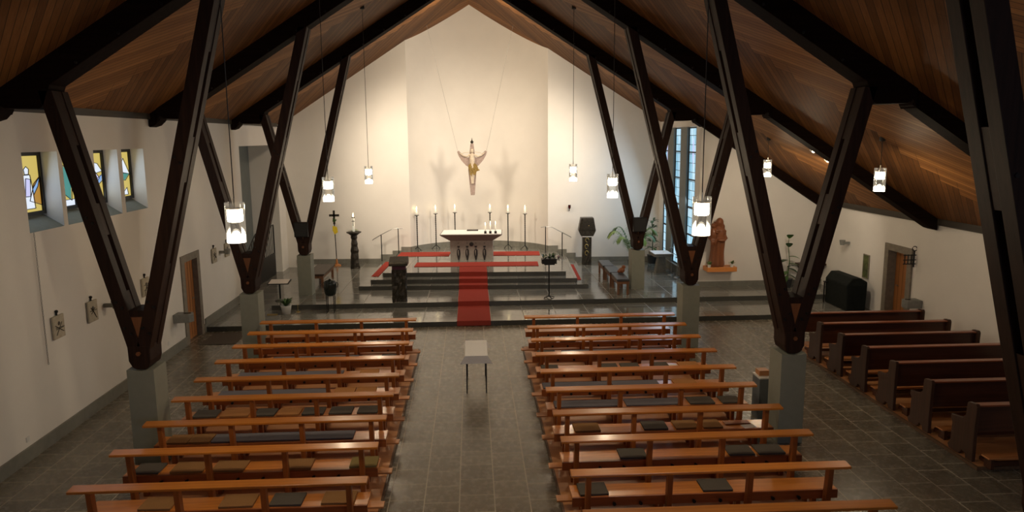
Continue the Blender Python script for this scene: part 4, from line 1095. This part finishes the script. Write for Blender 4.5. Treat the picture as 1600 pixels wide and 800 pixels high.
def uplight(x, y, z, s, lab):
    t = thing('wall_uplight', lab, 'wall lamp', (x, y, z))
    b = B(); lathe(b, [(.06, -.05), (.085, .09)], (s * .22, 0, 0), 16); prism(b, [(-.03, -.03), (.03, -.03), (.03, .04), (-.03, .04)], 'x', min(0, s * .20), max(0, s * .20))
    obj('lamp_body', b, 'lampgrey', t)
uplight(XL, 13.95, 1.84, 1, 'small grey wall uplight between two stations of the cross, behind the V column')
uplight(XL, 20.4, 1.86, 1, 'small grey wall uplight near the stair recess')
uplight(XR, 20.6, 1.80, -1, 'small grey wall uplight above the black covered instrument')
def font(x, y, z, s, lab):
    t = thing('holy_water_font', lab, 'font', (x, y, z))
    b = B(); prism(b, [(0, -.16), (s * .36, -.14), (s * .42, 0), (s * .36, .14), (0, .16)], 'z', 0, .20); obj('basin', b, 'lampgrey', t, bev=.015)
    b = B(); prism(b, [(s * .06, -.09), (s * .32, -.08), (s * .36, 0), (s * .32, .08), (s * .06, .09)], 'z', .195, .204); obj('water', b, 'dark_lacquer', t)
font(XL, 17.15, .72, 1, 'grey stone holy water font beside the orange door with doormat')
font(XR, 17.12, .70, -1, 'grey stone holy water font beside the door behind the side pews')
t = thing('iron_sign', 'wrought-iron bracket ornament on the wall beside the far door', 'ornament', (XR, 17.38, 1.66))
b = B()
tube(b, [(-.05, 0, 0), (-.05, 0, .42)], .018, 6)
for z in (.08, .18, .30): tube(b, [(0, 0, z), (-.32, 0, z)], .014, 6)
for k, x in enumerate((-.12, -.20, -.28)): tube(b, [(x, 0, .08), (x, 0, .32)], .012, 6)
tube(b, [(-.05 + .06 * math.cos(a), 0, .46 + .06 * math.sin(a)) for a in [j * .7 for j in range(10)]], .012, 6)
obj('scrollwork', b, 'iron', t)
# stations of the cross
for k, y in enumerate((12.34, 13.46, 15.68, 19.90, 20.95)):
    t = thing('station_plaque', 'pale etched square plaque with dark hook, ' + ['nearest the chain, front of the five', 'second from the chain', 'seen between the arms of the V column', 'just past the orange door', 'beside the uplight near the stair recess'][k], 'plaque', (XL, y, 1.66), 0, 'stations of the cross on the white wall')
    b = B(); box(b, .012, .045, -.165, .165, 0, .385); s_ = obj('slab', b, 'slate', t, bev=.004)
    b = B(); tube(b, [(.02, 0, .385), (.02, 0, .43)], .015, 6); ball(b, (.025, 0, .45), .028, seg=8); obj('hook', b, 'iron', t)
    random.seed(k)
    b = B()
    for j in range(4):
        a = random.uniform(-1.2, 1.2); L = random.uniform(.08, .15); c0 = (random.uniform(-.03, .03), .18 + random.uniform(-.04, .04))
        tube(b, [(.047, c0[0] - L * math.cos(a), c0[1] - L * math.sin(a)), (.047, c0[0] + L * math.cos(a), c0[1] + L * math.sin(a))], .007, 5)
    ball(b, (.047, .0, .25), .035, .15, 1, 1, 8)
    obj('engraving', b, 'bronze', t)
t = thing('pull_chain', 'thin metal chain hanging down the wall from the first stained window', 'chain', (XL + .03, 11.95, 1.34))
b = B()
for i in range(54): 
    z = i * .04; r = PI / 2 * (i % 2)
    c, s = math.cos(r), math.sin(r)
    tube(b, [(.010 * math.cos(a) * c, .010 * math.cos(a) * s, z + .024 * math.sin(a)) for a in [j * PI / 4 for j in range(9)]], .004, 4, cap=False)
obj('links', b, 'steel', t)
b = B(); box(b, XL + .001, XL + .012, 11.2, 11.28, .30, .38); tag(obj('wall_socket', b, 'pot_w'), 'white wall socket low on the wall before the V column', 'socket')
b = B(); box(b, XL + .001, XL + .012, 16.6, 16.68, .30, .38); tag(obj('wall_socket', b, 'pot_w'), 'white wall socket low on the wall before the orange door', 'socket')
b = B(); box(b, -.42, .42, -.55, .55, 0, .012); tag(obj('doormat', b, 'mat', None, (-6.24, 18.22, .001)), 'brown doormat lying before the orange door', 'doormat')
# bin behind the pier
t = thing('waste_bin', 'grey rectangular bin with a light top standing behind the concrete pier', 'bin', (5.02, 12.15, 0))
b = B(); box(b, -.10, .10, -.16, .16, 0, .74); obj('body', b, flat('blue_grey_bin', (.12, .14, .15), .5), t, bev=.01)
b = B(); box(b, -.105, .105, -.165, .165, .741, .765); obj('rim', b, 'pot_w', t)
b = B(); box(b, -.09, .09, -.09, .09, 0, .09); tag(obj('wooden_box', b, 'deck', None, (5.04, 12.18, .766)), 'small pale wooden box on top of the grey bin', 'box')

# ------------------------------------------------------------------ light
def area(loc, target, size, energy, color, sy=None, spread=None):
    l = bpy.data.lights.new('area', 'AREA'); l.energy = energy; l.color = color; l.size = size
    if sy: l.shape = 'RECTANGLE'; l.size_y = sy
    if spread: l.spread = spread
    o = bpy.data.objects.new('area', l); COL.objects.link(o); o.location = loc
    o.rotation_euler = (Vector(target) - Vector(loc)).to_track_quat('-Z', 'Y').to_euler()
    return o
def spot(loc, target, energy, angle, color, r=.05, blend=.6):
    l = bpy.data.lights.new('spot', 'SPOT'); l.energy = energy; l.color = color; l.spot_size = angle; l.spot_blend = blend; l.shadow_soft_size = r
    o = bpy.data.objects.new('spot', l); COL.objects.link(o); o.location = loc
    o.rotation_euler = (Vector(target) - Vector(loc)).to_track_quat('-Z', 'Y').to_euler()
    return o
WARM = (1, .84, .64)
for s_ in (-1, 1):
    spot((s_ * 4.4, 22.7, 6.2), (s_ * .5, 28.6, 2.8), 1180, 1.55, WARM, .6, 1.)
    spot((s_ * 1.8, 22.7, 7.9), (s_ * 3.4, 27.6, 1.8), 420 if s_ < 0 else 110, 1.5, (1, .84, .62) if s_ < 0 else (1, .88, .74), .6, 1.)
area((0, 22.75, 8.95), (0, 29, 6.2), 1.6, 165, (1, .82, .58), .25)
spot((0, 22.8, 8.9), (0, 24.6, .7), 620, 1.25, (1, .86, .70), .3, 1.)
area((3.5, -2.6, 4.6), (-2, 12, 1.5), 3.0, 105, (.55, .70, 1), 2.0)  # cool fill light added behind the camera
spot((8.6, 17.45, 4.2), (8.8, 22.2, 1.2), 170, 1.8, WARM, .06)
area((XW - .12, 24.6, 2.9), (0, 24.0, .5), 3.6, 130, (.60, .80, 1), 4.2)
for y0, y1 in WIN: area((XL - .24, (y0 + y1) / 2, 4.2), (-3, (y0 + y1) / 2, 3.4), .8, 3.2, (.60, .78, 1), .9)
w = bpy.data.worlds.new('world'); SC.world = w; w.use_nodes = True
w.node_tree.nodes['Background'].inputs[0].default_value = (.6, .7, .85, 1); w.node_tree.nodes['Background'].inputs[1].default_value = .3

# ------------------------------------------------------------------ camera
F = 1150. / 1600 * 36
right = Vector((0.9984592668106883, -0.054870429828721375, -0.00826610248389182))
up = Vector((0.016843310268826888, 0.15775248575757395, 0.9873350273015206))
fwd = Vector((0.052871499118626, 0.9859530359848372, -0.15843363094125987))
cam = bpy.data.cameras.new('camera'); cam.lens = F; cam.sensor_width = 36; cam.sensor_fit = 'HORIZONTAL'; cam.clip_end = 200
co = bpy.data.objects.new('camera', cam); COL.objects.link(co)
m = Matrix((right, up, -fwd)).transposed().to_4x4(); m.translation = (0, 0, 4.9); co.matrix_world = m
SC.camera = co
SC.view_settings.view_transform = 'Standard'; SC.view_settings.look = 'None'; SC.view_settings.exposure = 0.
